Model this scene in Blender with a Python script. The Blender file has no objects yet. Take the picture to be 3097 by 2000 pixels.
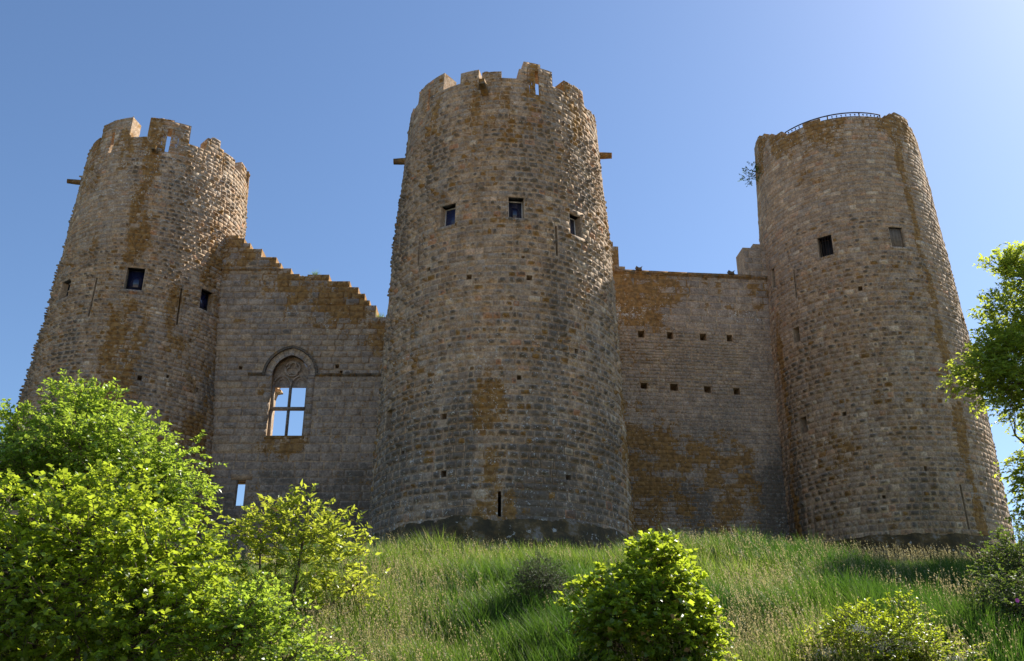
import bpy, math, random
import numpy as np
from math import radians, sin, cos, pi

# ------------------------------------------------------------------ camera, sky, sun, exposure
SC = bpy.context.scene
COL = SC.collection
CAM_Z = 1.7
cam_d = bpy.data.cameras.new('camera')
cam_d.sensor_width = 36.0
cam_d.lens = 33.54
cam_d.clip_start = 0.1
cam_d.clip_end = 6000
cam = bpy.data.objects.new('camera', cam_d)
COL.objects.link(cam)
cam.location = (0, 0, CAM_Z)
cam.rotation_euler = (radians(90 + 23.31), 0, 0)
SC.camera = cam

SUN_AZ, SUN_EL = 53.0, 43.0          # degrees right of the view direction (+Y), above horizon
world = bpy.data.worlds.new('World')
SC.world = world
world.use_nodes = True
wn = world.node_tree
sky = wn.nodes.new('ShaderNodeTexSky')
sky.sky_type = 'NISHITA'
sky.sun_disc = False
sky.sun_elevation = radians(SUN_EL)
sky.sun_rotation = radians(SUN_AZ)
sky.altitude = 600
sky.air_density = 1.15
sky.dust_density = 0.95
sky.ozone_density = 6.0
wn.links.new(sky.outputs[0], wn.nodes['Background'].inputs[0])
wn.nodes['Background'].inputs[1].default_value = 0.088

sun_d = bpy.data.lights.new('sun', 'SUN')
sun_d.energy = 5.0
sun_d.angle = radians(0.5)
sun_d.color = (1.0, 0.93, 0.82)
sun = bpy.data.objects.new('sun', sun_d)
COL.objects.link(sun)
sun.location = (60, 70, 80)
sun.rotation_euler = (radians(90 - SUN_EL), 0, radians(180 - SUN_AZ))

SC.view_settings.view_transform = 'Standard'
SC.view_settings.look = 'None'
SC.view_settings.gamma = 1.0
SC.view_settings.use_curve_mapping = False
SC.view_settings.exposure = 0.88
SC.cycles.max_bounces = 8
SC.cycles.diffuse_bounces = 4
SC.cycles.transmission_bounces = 4
SC.cycles.use_denoising = True

rng = np.random.default_rng(11)
random.seed(5)
V3 = np.array

# ------------------------------------------------------------------ helpers
def _hash(ix, iy, seed):
    h = (ix.astype(np.int64) * 374761393 + iy.astype(np.int64) * 668265263 + seed * 1442695041) & 0xffffffff
    h = ((h ^ (h >> 13)) * 1274126177) & 0xffffffff
    return ((h ^ (h >> 16)) & 0xffff) / 65535.0

def vnoise(x, y, seed=0):
    x = np.asarray(x, float); y = np.asarray(y, float)
    ix = np.floor(x); iy = np.floor(y)
    fx = x - ix; fy = y - iy
    fx = fx * fx * (3 - 2 * fx); fy = fy * fy * (3 - 2 * fy)
    a = _hash(ix, iy, seed); b = _hash(ix + 1, iy, seed)
    c = _hash(ix, iy + 1, seed); d = _hash(ix + 1, iy + 1, seed)
    return (a * (1 - fx) + b * fx) * (1 - fy) + (c * (1 - fx) + d * fx) * fy

def fbm(x, y, seed=0, o=3):
    s = 0; a = 0.5; t = 0
    for k in range(o):
        s = s + a * vnoise(x * 2 ** k, y * 2 ** k, seed + k); t += a; a *= 0.5
    return s / t

def sm(x, a, b):
    t = np.clip((np.asarray(x, float) - a) / (b - a), 0, 1)
    return t * t * (3 - 2 * t)

def mesh_from(verts, faces, mat, attr=None, smooth=False, name='mesh'):
    """verts (N,3), faces: (F,k) int array or list of such arrays; attr (N,4) colour attribute 'st'."""
    me = bpy.data.meshes.new(name)
    verts = np.asarray(verts, np.float32)
    if not isinstance(faces, list):
        faces = [faces]
    faces = [np.asarray(f, np.int32) for f in faces if len(f)]
    me.vertices.add(len(verts))
    me.vertices.foreach_set('co', verts.ravel())
    loops = np.concatenate([f.ravel() for f in faces])
    tot = np.concatenate([np.full(len(f), f.shape[1], np.int32) for f in faces])
    start = np.concatenate([[0], np.cumsum(tot)[:-1]]).astype(np.int32)
    me.loops.add(len(loops))
    me.loops.foreach_set('vertex_index', loops)
    me.polygons.add(len(tot))
    me.polygons.foreach_set('loop_start', start)
    me.polygons.foreach_set('loop_total', tot)
    if smooth:
        me.polygons.foreach_set('use_smooth', np.ones(len(tot), bool))
    me.update(calc_edges=True)
    me.validate()
    if attr is not None:
        at = me.attributes.new('st', 'FLOAT_COLOR', 'POINT')
        at.data.foreach_set('color', np.asarray(attr, np.float32).ravel())
    if mat:
        me.materials.append(mat)
    return me

WLOC = {}
def wloc(o):
    return WLOC.get(o.name, V3([0., 0., 0.]))

def link(name, me, parent=None, loc=None, **props):
    """link a mesh (already in its own local coordinates around world point loc)"""
    o = bpy.data.objects.new(name, me)
    COL.objects.link(o)
    loc = V3(loc if loc is not None else (0, 0, 0), float)
    if parent is not None:
        o.parent = parent
        o.location = loc - wloc(parent)
    else:
        o.location = loc
    WLOC[o.name] = loc
    for k, v in props.items():
        o[k] = v
    return o

def part(name, verts, faces, mat, parent=None, attr=None, smooth=False, loc=None, **props):
    """mesh object from WORLD coordinates; origin at its parent's origin or at loc"""
    verts = np.asarray(verts, float)
    if loc is None:
        loc = wloc(parent) if parent is not None else V3([verts[:, 0].mean(), verts[:, 1].mean(), verts[:, 2].min()])
    loc = V3(loc, float)
    me = mesh_from(verts - loc, faces, mat, attr, smooth, name)
    return link(name, me, parent, loc, **props)

def empty(name, loc, **props):
    o = bpy.data.objects.new(name, None)
    o.empty_display_size = 0.5
    COL.objects.link(o)
    o.location = loc
    WLOC[o.name] = V3(loc, float)
    for k, v in props.items():
        o[k] = v
    return o

HEX = np.array([(0, 1, 2, 3), (7, 6, 5, 4), (0, 4, 5, 1), (1, 5, 6, 2), (2, 6, 7, 3), (3, 7, 4, 0)])
def hexa(mapf, u0, u1, z0, z1, d0, d1):
    """box in wall coordinates: u along, z up, d inward depth"""
    return V3([mapf(u0, z0, d0), mapf(u1, z0, d0), mapf(u1, z1, d0), mapf(u0, z1, d0),
               mapf(u0, z0, d1), mapf(u1, z0, d1), mapf(u1, z1, d1), mapf(u0, z1, d1)])

def boxes(mapf, lst):
    vs, fs = [], []
    for k, b in enumerate(lst):
        vs.append(hexa(mapf, *b)); fs.append(HEX + 8 * k)
    return np.concatenate(vs), np.concatenate(fs)

def flatattr(n, tone, lich=0., dark=0., pale=0.):
    a = np.zeros((n, 4)); a[:, 0] = tone; a[:, 1] = lich; a[:, 2] = dark; a[:, 3] = pale
    return a

def tube(pts, rad, k=6):
    """tapered tube along a polyline"""
    pts = np.asarray(pts, float); n = len(pts)
    rad = np.broadcast_to(np.asarray(rad, float), (n,))
    t = np.gradient(pts, axis=0)
    t /= np.linalg.norm(t, axis=1)[:, None] + 1e-9
    ref = np.where(np.abs(t[:, 2:3]) > 0.9, V3([[1., 0, 0]]), V3([[0, 0, 1.]]))
    a = np.cross(t, ref); a /= np.linalg.norm(a, axis=1)[:, None] + 1e-9
    b = np.cross(t, a)
    ang = np.arange(k) * 2 * pi / k
    v = pts[:, None] + rad[:, None, None] * (a[:, None] * np.cos(ang)[None, :, None] + b[:, None] * np.sin(ang)[None, :, None])
    i = np.arange(n - 1)[:, None] * k; j = np.arange(k)[None]
    f = np.stack([i + j, i + (j + 1) % k, i + k + (j + 1) % k, i + k + j], -1).reshape(-1, 4)
    return v.reshape(-1, 3), f

def join(lst):
    vs, fs, o = [], [], 0
    for v, f in lst:
        vs.append(v); fs.append(np.asarray(f) + o); o += len(v)
    return np.concatenate(vs), np.concatenate(fs)

# ------------------------------------------------------------------ materials
class NT:
    def __init__(s, name):
        s.m = bpy.data.materials.new(name); s.m.use_nodes = True
        s.t = s.m.node_tree; s.b = s.t.nodes['Principled BSDF']; s.out = s.t.nodes['Material Output']
    def n(s, typ, **kw):
        x = s.t.nodes.new(typ)
        for k, v in kw.items(): setattr(x, k, v)
        return x
    def l(s, a, b): s.t.links.new(a, b)
    def val(s, sock, v):
        if hasattr(v, 'is_linked') or hasattr(v, 'node'): s.l(v, sock)
        else: sock.default_value = v
    def math(s, op, a, b=0.0, c=None, clamp=False):
        x = s.n('ShaderNodeMath', operation=op, use_clamp=clamp)
        s.val(x.inputs[0], a); s.val(x.inputs[1], b)
        if c is not None: s.val(x.inputs[2], c)
        return x.outputs[0]
    def mix(s, f, a, b, mode='MIX'):
        x = s.n('ShaderNodeMix', data_type='RGBA', blend_type=mode)
        s.val(x.inputs['Factor'], f)
        for k, v in (('A', a), ('B', b)):
            i = [q for q in x.inputs if q.name == k and q.type == 'RGBA'][0]
            s.val(i, (*v, 1) if isinstance(v, tuple) and len(v) == 3 else v)
        return [q for q in x.outputs if q.type == 'RGBA'][0]
    def noise(s, vec, scale, detail=4, rough=.55, dist=0.):
        x = s.n('ShaderNodeTexNoise'); s.l(vec, x.inputs['Vector'])
        x.inputs['Scale'].default_value = scale; x.inputs['Detail'].default_value = detail
        x.inputs['Roughness'].default_value = rough; x.inputs['Distortion'].default_value = dist
        return x.outputs[0]
    def ramp(s, f, stops, interp='LINEAR'):
        x = s.n('ShaderNodeValToRGB'); s.l(f, x.inputs[0]); x.color_ramp.interpolation = interp
        e = x.color_ramp.elements
        while len(e) < len(stops): e.new(.5)
        for q, (p, c) in zip(e, stops):
            q.position = p; q.color = (*c, 1) if len(c) == 3 else c
        return x.outputs[0]
    def sstep(s, x, lo, hi):
        m = s.n('ShaderNodeMapRange', interpolation_type='SMOOTHSTEP')
        s.val(m.inputs[0], x); m.inputs[1].default_value = lo; m.inputs[2].default_value = hi
        return m.outputs[0]

def stone_material(name, mortar=False, ashlar=False):
    N = NT(name)
    pos = N.n('ShaderNodeNewGeometry').outputs['Position']
    at = N.n('ShaderNodeAttribute', attribute_name='st')
    sep = N.n('ShaderNodeSeparateColor'); N.l(at.outputs['Color'], sep.inputs[0])
    tone, lich, dark = sep.outputs[0], sep.outputs[1], sep.outputs[2]
    pale = at.outputs['Alpha']
    nb = N.noise(pos, 0.35, 3)          # broad
    nm = N.noise(pos, 2.2, 5, .6)       # mid
    nf = N.noise(pos, 11.0, 6, .65)     # fine
    if mortar:
        col = N.ramp(tone, [(0, (.39, .295, .20)), (.5, (.48, .37, .255)), (1, (.56, .445, .315))])
    elif ashlar:
        col = N.ramp(tone, [(0, (.33, .28, .235)), (.3, (.40, .335, .275)), (.6, (.45, .37, .29)), (.85, (.50, .39, .27)), (1, (.58, .50, .40))])
    else:
        col = N.ramp(tone, [(0, (.33, .255, .19)), (.2, (.41, .31, .215)), (.4, (.50, .36, .23)), (.6, (.42, .345, .27)),
                            (.8, (.54, .41, .275)), (.93, (.50, .27, .15)), (1, (.66, .54, .39))])
    # broad and mid variation
    col = N.mix(N.math('MULTIPLY', nb, .7), col, N.mix(nb, (.55, .50, .47), (1.25, 1.12, 1.0)), 'MULTIPLY')
    col = N.mix(.75, col, N.mix(N.sstep(nm, .3, .72), (.66, .64, .63), (1.26, 1.23, 1.19)), 'MULTIPLY')
    col = N.mix(.7, col, N.mix(N.sstep(nf, .3, .7), (.5, .48, .46), (1.35, 1.33, 1.3)), 'MULTIPLY')
    # dark grey crust
    n6 = N.noise(pos, 6.0, 5, .6, .3)
    kd = N.sstep(N.math('ADD', N.math('ADD', N.math('MULTIPLY', nm, .3), N.math('MULTIPLY', n6, .3)), N.math('MULTIPLY', dark, .44)), .43, .62)
    col = N.mix(N.math('MULTIPLY', kd, .82), col, N.mix(nf, (.06, .052, .042), (.15, .13, .105)))
    # grey-green lichen crust, small
    gg = N.noise(pos, 5.0, 4, .6, .3)
    col = N.mix(N.math('MULTIPLY', N.sstep(gg, .55, .70), .4), col, (.33, .33, .28))
    # ochre lichen / iron stain
    nl = N.math('ADD', N.math('ADD', N.math('MULTIPLY', N.noise(pos, 1.5, 5, .65, .3), .3), N.math('MULTIPLY', N.noise(pos, 6.0, 5, .7, .3), .4)), N.math('MULTIPLY', N.noise(pos, 19., 4, .65), .3))
    kl = N.sstep(N.math('ADD', nl, N.math('MULTIPLY', lich, .36)), .62, .66)
    lc = N.mix(N.sstep(N.noise(pos, 5.0, 5, .6), .35, .65), (.20, .10, .028), (.46, .25, .07))
    lc = N.mix(N.math('MULTIPLY', nf, .55), lc, (.13, .08, .03))
    col = N.mix(N.math('MULTIPLY', kl, .88), col, lc)
    # pale lichen specks
    nw = N.noise(pos, 15.0, 3, .6, .4)
    nw2 = N.noise(pos, 3.1, 4, .6)
    kw = N.sstep(N.math('ADD', N.math('ADD', N.math('MULTIPLY', nw, .6), N.math('MULTIPLY', nw2, .4)), N.math('MULTIPLY', pale, .13)), .645, .70)
    col = N.mix(N.math('MULTIPLY', kw, .8), col, (.68, .66, .60))
    N.l(col, N.b.inputs['Base Color'])
    N.b.inputs['Roughness'].default_value = .92
    N.b.inputs['Specular IOR Level'].default_value = .2
    hgt = N.math('ADD', N.math('MULTIPLY', nf, .45), N.math('MULTIPLY', nm, 1.0))
    bp = N.n('ShaderNodeBump'); bp.inputs['Strength'].default_value = .8; bp.inputs['Distance'].default_value = .045
    N.l(hgt, bp.inputs['Height']); N.l(bp.outputs[0], N.b.inputs['Normal'])
    return N.m

def moss_material():
    N = NT('mossy_plinth')
    pos = N.n('ShaderNodeNewGeometry').outputs['Position']
    a = N.noise(pos, 1.6, 5, .65); b = N.noise(pos, 8.0, 5, .6); c = N.noise(pos, 2.6, 5, .7, .3)
    col = N.ramp(a, [(.3, (.035, .026, .012)), (.47, (.08, .055, .024)), (.56, (.16, .10, .035)), (.68, (.30, .26, .21))])
    col = N.mix(N.math('MULTIPLY', b, .45), col, (.04, .036, .014))
    col = N.mix(N.sstep(c, .63, .66), col, (.45, .42, .36))
    N.l(col, N.b.inputs['Base Color']); N.b.inputs['Roughness'].default_value = .95
    bp = N.n('ShaderNodeBump'); bp.inputs['Strength'].default_value = .9; bp.inputs['Distance'].default_value = .12
    N.l(N.math('ADD', a, N.math('MULTIPLY', b, .4)), bp.inputs['Height']); N.l(bp.outputs[0], N.b.inputs['Normal'])
    return N.m

def plain_material(name, c1, c2, scale=6., rough=.7, metal=0., bump=.0, spec=.4):
    N = NT(name)
    pos = N.n('ShaderNodeNewGeometry').outputs['Position']
    a = N.noise(pos, scale, 5, .6)
    N.l(N.ramp(a, [(.3, c1), (.7, c2)]), N.b.inputs['Base Color'])
    N.b.inputs['Roughness'].default_value = rough; N.b.inputs['Metallic'].default_value = metal
    N.b.inputs['Specular IOR Level'].default_value = spec
    if bump:
        bp = N.n('ShaderNodeBump'); bp.inputs['Strength'].default_value = .6; bp.inputs['Distance'].default_value = bump
        N.l(a, bp.inputs['Height']); N.l(bp.outputs[0], N.b.inputs['Normal'])
    return N.m

def leaf_material(name, dark, light, trans, k=.5, gloss=.38):
    N = NT(name)
    at = N.n('ShaderNodeAttribute', attribute_name='st')
    sep = N.n('ShaderNodeSeparateColor'); N.l(at.outputs['Color'], sep.inputs[0])
    col = N.mix(sep.outputs[0], dark, light)
    col = N.mix(N.sstep(sep.outputs[1], .93, 1.), col, (.30, .13, .05))
    N.l(col, N.b.inputs['Base Color']); N.b.inputs['Roughness'].default_value = gloss
    N.b.inputs['Specular IOR Level'].default_value = .6
    tr = N.n('ShaderNodeBsdfTranslucent')  # lush patches by noise, plus shade painted into the centre as darker green
    N.l(N.mix(sep.outputs[0], tuple(.6 * c for c in trans), trans), tr.inputs['Color'])
    mx = N.n('ShaderNodeMixShader'); mx.inputs[0].default_value = k
    N.l(N.b.outputs[0], mx.inputs[1]); N.l(tr.outputs[0], mx.inputs[2]); N.l(mx.outputs[0], N.out.inputs['Surface'])
    return N.m

def grass_material():
    N = NT('grass_blades')
    at = N.n('ShaderNodeAttribute', attribute_name='st')
    sep = N.n('ShaderNodeSeparateColor'); N.l(at.outputs['Color'], sep.inputs[0])
    tone, tip, straw = sep.outputs[0], sep.outputs[1], sep.outputs[2]
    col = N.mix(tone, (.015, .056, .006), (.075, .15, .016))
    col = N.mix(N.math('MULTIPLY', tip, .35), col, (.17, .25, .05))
    col = N.mix(straw, col, (.36, .30, .15))
    N.l(col, N.b.inputs['Base Color']); N.b.inputs['Roughness'].default_value = .5
    N.b.inputs['Specular IOR Level'].default_value = .35
    tr = N.n('ShaderNodeBsdfTranslucent')
    N.l(N.mix(straw, N.mix(tone, (.055, .155, .012), (.27, .385, .04)), (.50, .42, .20)), tr.inputs['Color'])
    mx = N.n('ShaderNodeMixShader'); mx.inputs[0].default_value = .5
    N.l(N.b.outputs[0], mx.inputs[1]); N.l(tr.outputs[0], mx.inputs[2]); N.l(mx.outputs[0], N.out.inputs['Surface'])
    return N.m

def ground_material():
    N = NT('hillside_soil')
    pos = N.n('ShaderNodeNewGeometry').outputs['Position']
    a = N.noise(pos, .5, 4); b = N.noise(pos, 7., 5)
    col = N.mix(N.sstep(a, .35, .65), (.035, .06, .014), (.075, .095, .025))
    col = N.mix(N.math('MULTIPLY', b, .5), col, (.06, .045, .022))
    N.l(col, N.b.inputs['Base Color']); N.b.inputs['Roughness'].default_value = .95
    bp = N.n('ShaderNodeBump'); bp.inputs['Strength'].default_value = 1.; bp.inputs['Distance'].default_value = .1
    N.l(b, bp.inputs['Height']); N.l(bp.outputs[0], N.b.inputs['Normal'])
    return N.m

def glass_material(name, col):
    N = NT(name)
    N.b.inputs['Base Color'].default_value = (*col, 1)
    N.b.inputs['Roughness'].default_value = .12
    N.b.inputs['Specular IOR Level'].default_value = .8
    pos = N.n('ShaderNodeNewGeometry').outputs['Position']
    bp = N.n('ShaderNodeBump'); bp.inputs['Strength'].default_value = .15; bp.inputs['Distance'].default_value = .02
    N.l(N.noise(pos, 9., 2), bp.inputs['Height']); N.l(bp.outputs[0], N.b.inputs['Normal'])
    return N.m

M_STONE = stone_material('weathered_stone')
M_ASHLAR = stone_material('grey_ashlar', ashlar=True)
M_MORTAR = stone_material('lime_mortar', True)
M_MOSS = moss_material()
M_IRON = plain_material('rusted_iron', (.02, .016, .014), (.06, .035, .025), 20, .6, .6)
M_WOODBAR = plain_material('dark_bar', (.012, .011, .013), (.03, .028, .03), 12, .6)
M_SHUTTER = plain_material('grey_shutter_wood', (.14, .105, .075), (.25, .195, .14), 5, .85, bump=.01)
M_PAINT = plain_material('pale_window_paint', (.5, .48, .44), (.68, .66, .62), 8, .5)
M_GLASS = glass_material('window_glass', (.016, .02, .055))
M_GLASSB = glass_material('blue_leaded_glass', (.03, .045, .16))
M_LEAD = plain_material('lead_came', (.03, .03, .035), (.07, .07, .08), 20, .5, .5)
M_BARK = plain_material('bark', (.05, .036, .024), (.13, .10, .07), 14, .9, bump=.02)
M_GROUND = ground_material()
M_GRASS = grass_material()
M_HAZEL = leaf_material('hazel_leaf', (.045, .095, .012), (.15, .24, .025), (.62, .76, .05), .55)
M_TREE = leaf_material('maple_leaf', (.05, .11, .014), (.16, .27, .04), (.56, .74, .07), .55, .35)
M_WALNUT = leaf_material('walnut_leaf', (.06, .11, .015), (.20, .27, .04), (.68, .76, .07), .55, .35)
M_DARK = leaf_material('grey_shrub_leaf', (.03, .05, .02), (.07, .10, .045), (.12, .17, .05), .35, .6)
M_ELDER = leaf_material('elder_leaf', (.05, .10, .012), (.16, .24, .02), (.62, .74, .04), .55, .35)
M_BRAMBLE = leaf_material('bramble_leaf', (.03, .06, .012), (.07, .11, .02), (.22, .32, .04), .45, .6)
M_ASH = leaf_material('ash_leaf', (.05, .10, .014), (.20, .27, .04), (.70, .80, .08), .6, .35)
M_FLOWER = plain_material('cream_flower', (.5, .45, .32), (.75, .70, .56), 20, .9, spec=.1)
M_PINK = plain_material('pink_petal', (.5, .08, .32), (.7, .14, .5), 20, .6)

# ------------------------------------------------------------------ terrain
PY = [-400, 4, 9, 16.5, 21, 26, 34, 44, 48.5, 62, 85, 200, 900]
PZ = [-.6, 0, .3, 2.35, 4.2, 5.55, 7.45, 9.15, 10.6, 10.8, 10.2, -4, -10]
def hill(x, y):
    x = np.asarray(x, float); y = np.asarray(y, float)
    z = np.interp(y, PY, PZ)
    near = np.exp(-((x) / 60.) ** 2)
    z = z * (0.35 + .65 * near)
    z = z + (fbm(x * .22 + 9, y * .22, 3) - .5) * .55 * sm(y, 8, 20) * sm(-y, -60, -30)
    z = z + .3 * np.exp(-((x + 3.5) / 3.2) ** 2 - ((y - 27) / 3.5) ** 2)
    z = z + .35 * np.exp(-((x - 7.) / 3.0) ** 2 - ((y - 28) / 3.0) ** 2)
    return z

def build_ground():
    xs = np.concatenate([np.linspace(-1500, -60, 12)[:-1], np.linspace(-60, -24, 13)[:-1], np.linspace(-24, 26, 126), np.linspace(26, 60, 12)[1:], np.linspace(60, 1500, 12)[1:]])
    ys = np.concatenate([np.linspace(-400, 4, 8)[:-1], np.linspace(4, 60, 141), np.linspace(60, 200, 16)[1:], np.linspace(200, 2500, 10)[1:]])
    X, Y = np.meshgrid(xs, ys, indexing='ij')
    Z = hill(X, Y)
    v = np.stack([X, Y, Z], -1).reshape(-1, 3)
    i, j = np.meshgrid(np.arange(len(xs) - 1), np.arange(len(ys) - 1), indexing='ij')
    n = len(ys); a = i * n + j
    f = np.stack([a, a + n, a + n + 1, a + 1], -1).reshape(-1, 4)
    me = mesh_from(v, f, M_GROUND, smooth=True, name='ground')
    return link('ground', me, kind='structure')
build_ground()

def build_bounce_gravel():  # unseen pale ground added behind the camera to bounce light onto the stone
    xs = np.linspace(-90, 90, 61); ys = np.linspace(-160, 9.5, 71)
    X, Y = np.meshgrid(xs, ys, indexing='ij')
    edge = 9.2 + 1.2 * (fbm(X * .3, X * 0, 91) - .5)
    Y = np.minimum(Y, edge)
    v = np.stack([X, Y, hill(X, Y) + .012], -1).reshape(-1, 3)
    i, j = np.meshgrid(np.arange(60), np.arange(70), indexing='ij'); a = i * 71 + j
    f = np.stack([a, a + 71, a + 72, a + 1], -1).reshape(-1, 4)
    N = NT('pale_bounce_gravel')
    pos = N.n('ShaderNodeNewGeometry').outputs['Position']
    c = N.mix(N.noise(pos, .4, 4), (.34, .27, .19), (.46, .38, .28))
    c = N.mix(N.math('MULTIPLY', N.noise(pos, 25., 3), .6), c, (.28, .22, .16))
    N.l(c, N.b.inputs['Base Color']); N.b.inputs['Roughness'].default_value = .95
    link('added_bounce_gravel', mesh_from(v, f, N.m, smooth=True, name='added_bounce_gravel'), kind='structure')
build_bounce_gravel()

# ------------------------------------------------------------------ masonry machinery
def shell(mapf, us, zs, dep, T, wrap):
    """front faces of a wall given as cells; dep[i,j] = front depth (T means open right through)"""
    nu, nz = dep.shape
    quads = []
    q = quads.append
    for i in range(nu):
        i2 = (i + 1) % nu
        last = (i == nu - 1) and not wrap
        for j in range(nz):
            d = dep[i, j]
            u0, u1, z0, z1 = us[i], us[i + 1], zs[j], zs[j + 1]
            if d < T:
                q((mapf(u0, z0, d), mapf(u1, z0, d), mapf(u1, z1, d), mapf(u0, z1, d)))
                q((mapf(u0, z0, T), mapf(u0, z1, T), mapf(u1, z1, T), mapf(u1, z0, T)))
            d2 = T if last else dep[i2, j]
            if d2 != d:
                q((mapf(u1, z0, d), mapf(u1, z0, d2), mapf(u1, z1, d2), mapf(u1, z1, d)))
            if i == 0 and not wrap and d < T:
                q((mapf(u0, z0, d), mapf(u0, z1, d), mapf(u0, z1, T), mapf(u0, z0, T)))
            d3 = T if j == nz - 1 else dep[i, j + 1]
            if d3 != d:
                q((mapf(u0, z1, d), mapf(u1, z1, d), mapf(u1, z1, d3), mapf(u0, z1, d3)))
    v = np.array(quads).reshape(-1, 3)
    return v, np.arange(len(v)).reshape(-1, 4)

# one dressed stone: 25 vertices, a flat margin and a raised, uneven boss
_oct = [(pi / 8 + k * pi / 4) for k in range(8)]
def stone_arrays(u0, u1, z0, z1, boss, proud, r):
    """arrays per stone -> A,B (fractions), H (outward height in m), each (N,25)"""
    n = len(u0)
    A = np.zeros((n, 25)); B = np.zeros((n, 25)); H = np.zeros((n, 25))
    cx = [0, 1, 1, 0]; cz = [0, 0, 1, 1]
    jit = lambda s: (r.random((n, 1)) - .5) * s
    for k in range(4):
        A[:, k] = cx[k]; B[:, k] = cz[k]; H[:, k] = -.06
        A[:, 4 + k] = cx[k] + (.5 - cx[k]) * (.05 + .07 * r.random(n))
        B[:, 4 + k] = cz[k] + (.5 - cz[k]) * (.07 + .10 * r.random(n))
        H[:, 4 + k] = proud * (.7 + .6 * r.random(n))
    ox = .5 + jit(.16)[:, 0]; oz = .5 + jit(.14)[:, 0]
    bw = .27 + .11 * r.random(n); bh = .27 + .12 * r.random(n)
    for k, a in enumerate(_oct):
        w = 1. + (r.random(n) - .5) * .26
        A[:, 8 + k] = .5 + (ox - .5) * .6 + bw * cos(a) * w; B[:, 8 + k] = .5 + (oz - .5) * .6 + bh * sin(a) * w
        H[:, 8 + k] = proud + boss * .06
        w2 = (.62 + .22 * (r.random(n) - .5))
        A[:, 16 + k] = ox + bw * cos(a) * w2; B[:, 16 + k] = oz + bh * sin(a) * w2 - .02
        H[:, 16 + k] = proud + boss * (.72 + .4 * r.random(n))
    A[:, 24] = ox + jit(.12)[:, 0]; B[:, 24] = oz + jit(.12)[:, 0]; H[:, 24] = proud + boss * (.95 + .3 * r.random(n))
    return A, B, H

def _stone_tris():
    t = []
    for k in range(4):
        a, b = k, (k + 1) % 4
        t += [(a, b, 4 + b), (a, 4 + b, 4 + a)]
    # margin: corners 4..7 (0,0),(1,0),(1,1),(0,1); octagon angles 22.5+45k
    corner_of = {0: 6, 1: 6, 2: 7, 3: 7, 4: 4, 5: 4, 6: 5, 7: 5}
    for k in range(8):
        k2 = (k + 1) % 8
        c, c2 = corner_of[k], corner_of[k2]
        t.append((c, 8 + k2, 8 + k))
        if c != c2: t.append((c, c2, 8 + k2))
    for k in range(8):
        k2 = (k + 1) % 8
        t += [(8 + k, 8 + k2, 16 + k2), (8 + k, 16 + k2, 16 + k), (16 + k, 16 + k2, 24)]
    return np.array(t)
STRI = _stone_tris()

CF = 2885. * 1024 / 3097
def project(P):
    P = np.asarray(P, float)
    c, s = cos(radians(23.31)), sin(radians(23.31))
    z = P[..., 2] - CAM_Z
    d = P[..., 1] * c + z * s
    return 512 + CF * P[..., 0] / d, 330.5 - CF * (-P[..., 1] * s + z * c) / d, d

def lay_stones(parent, mapv, S, staint, r, visible=None, keep=300, mat=None, wob=.07):
    """S: dict of arrays u0,u1,z0,z1,boss,proud,tone. mapv(u,z,h)->xyz vectorised. The stones that show largest become
    parts of their own, the others one joined facing."""
    A, B, H = stone_arrays(S['u0'], S['u1'], S['z0'], S['z1'], S['boss'], S['proud'], r)
    U = S['u0'][:, None] + (S['u1'] - S['u0'])[:, None] * A
    Z = S['z0'][:, None] + (S['z1'] - S['z0'])[:, None] * B
    Z = Z + (fbm(U * (.11 if mat is None else .8), Z * .25, 501) - .5) * wob
    P = mapv(U, Z, H)                                   # (N,25,3)
    mat = mat or M_STONE
    n = len(P)
    lich, dark, pale = staint(U, Z)
    at = np.zeros((n, 25, 4))
    at[..., 0] = S['tone'][:, None]; at[..., 1] = lich * (.45 + 1.1 * r.random((n, 1))); at[..., 2] = dark; at[..., 3] = pale
    crust = np.clip(S['boss'] / .07, 0, 1) * (.15 + 1.15 * r.random(n))
    at[:, 16:, 2] += .6 * crust[:, None]; at[:, 8:16, 2] += .28 * crust[:, None]
    at[:, 8:, 1] += ((r.random(n) < .13) * crust * .55)[:, None]; at[:, :8, 2] *= .6
    # how large each stone shows
    px, py, dd = project(P[:, 4:8])
    area = np.abs((px[:, 0] - px[:, 2]) * (py[:, 1] - py[:, 3]) - (px[:, 1] - px[:, 3]) * (py[:, 0] - py[:, 2])) / 2
    e1 = P[:, 5] - P[:, 4]; e2 = P[:, 7] - P[:, 4]
    nor = np.cross(e1, e2); nor /= np.linalg.norm(nor, axis=1)[:, None] + 1e-9
    vw = P[:, 4] - V3([0, 0, CAM_Z]); vw /= np.linalg.norm(vw, axis=1)[:, None]
    ok = (np.abs((nor * vw).sum(1)) > .3) & (px.min(1) > 3) & (px.max(1) < 1021) & (py.min(1) > 3) & (py.max(1) < 655)
    if visible is not None:
        ok &= visible(px.mean(1), py.mean(1), S['u0'], S['z0'])
    score = np.where(ok, area, -1)
    order = np.argsort(-score)
    top = order[:min(keep, int(ok.sum()))]
    rest = np.setdiff1d(np.arange(n), top)
    for k in top:
        c = P[k].mean(0)
        me = mesh_from(P[k] - c, STRI, mat, at[k], name='stone')
        link('stone', me, parent, c)
    if len(rest):
        v = P[rest].reshape(-1, 3)
        f = (STRI[None] + (np.arange(len(rest)) * 25)[:, None, None]).reshape(-1, 3)
        o = part('stone_facing', v, f, mat, parent, at[rest].reshape(-1, 4))
        o['kind'] = 'stuff'

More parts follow.
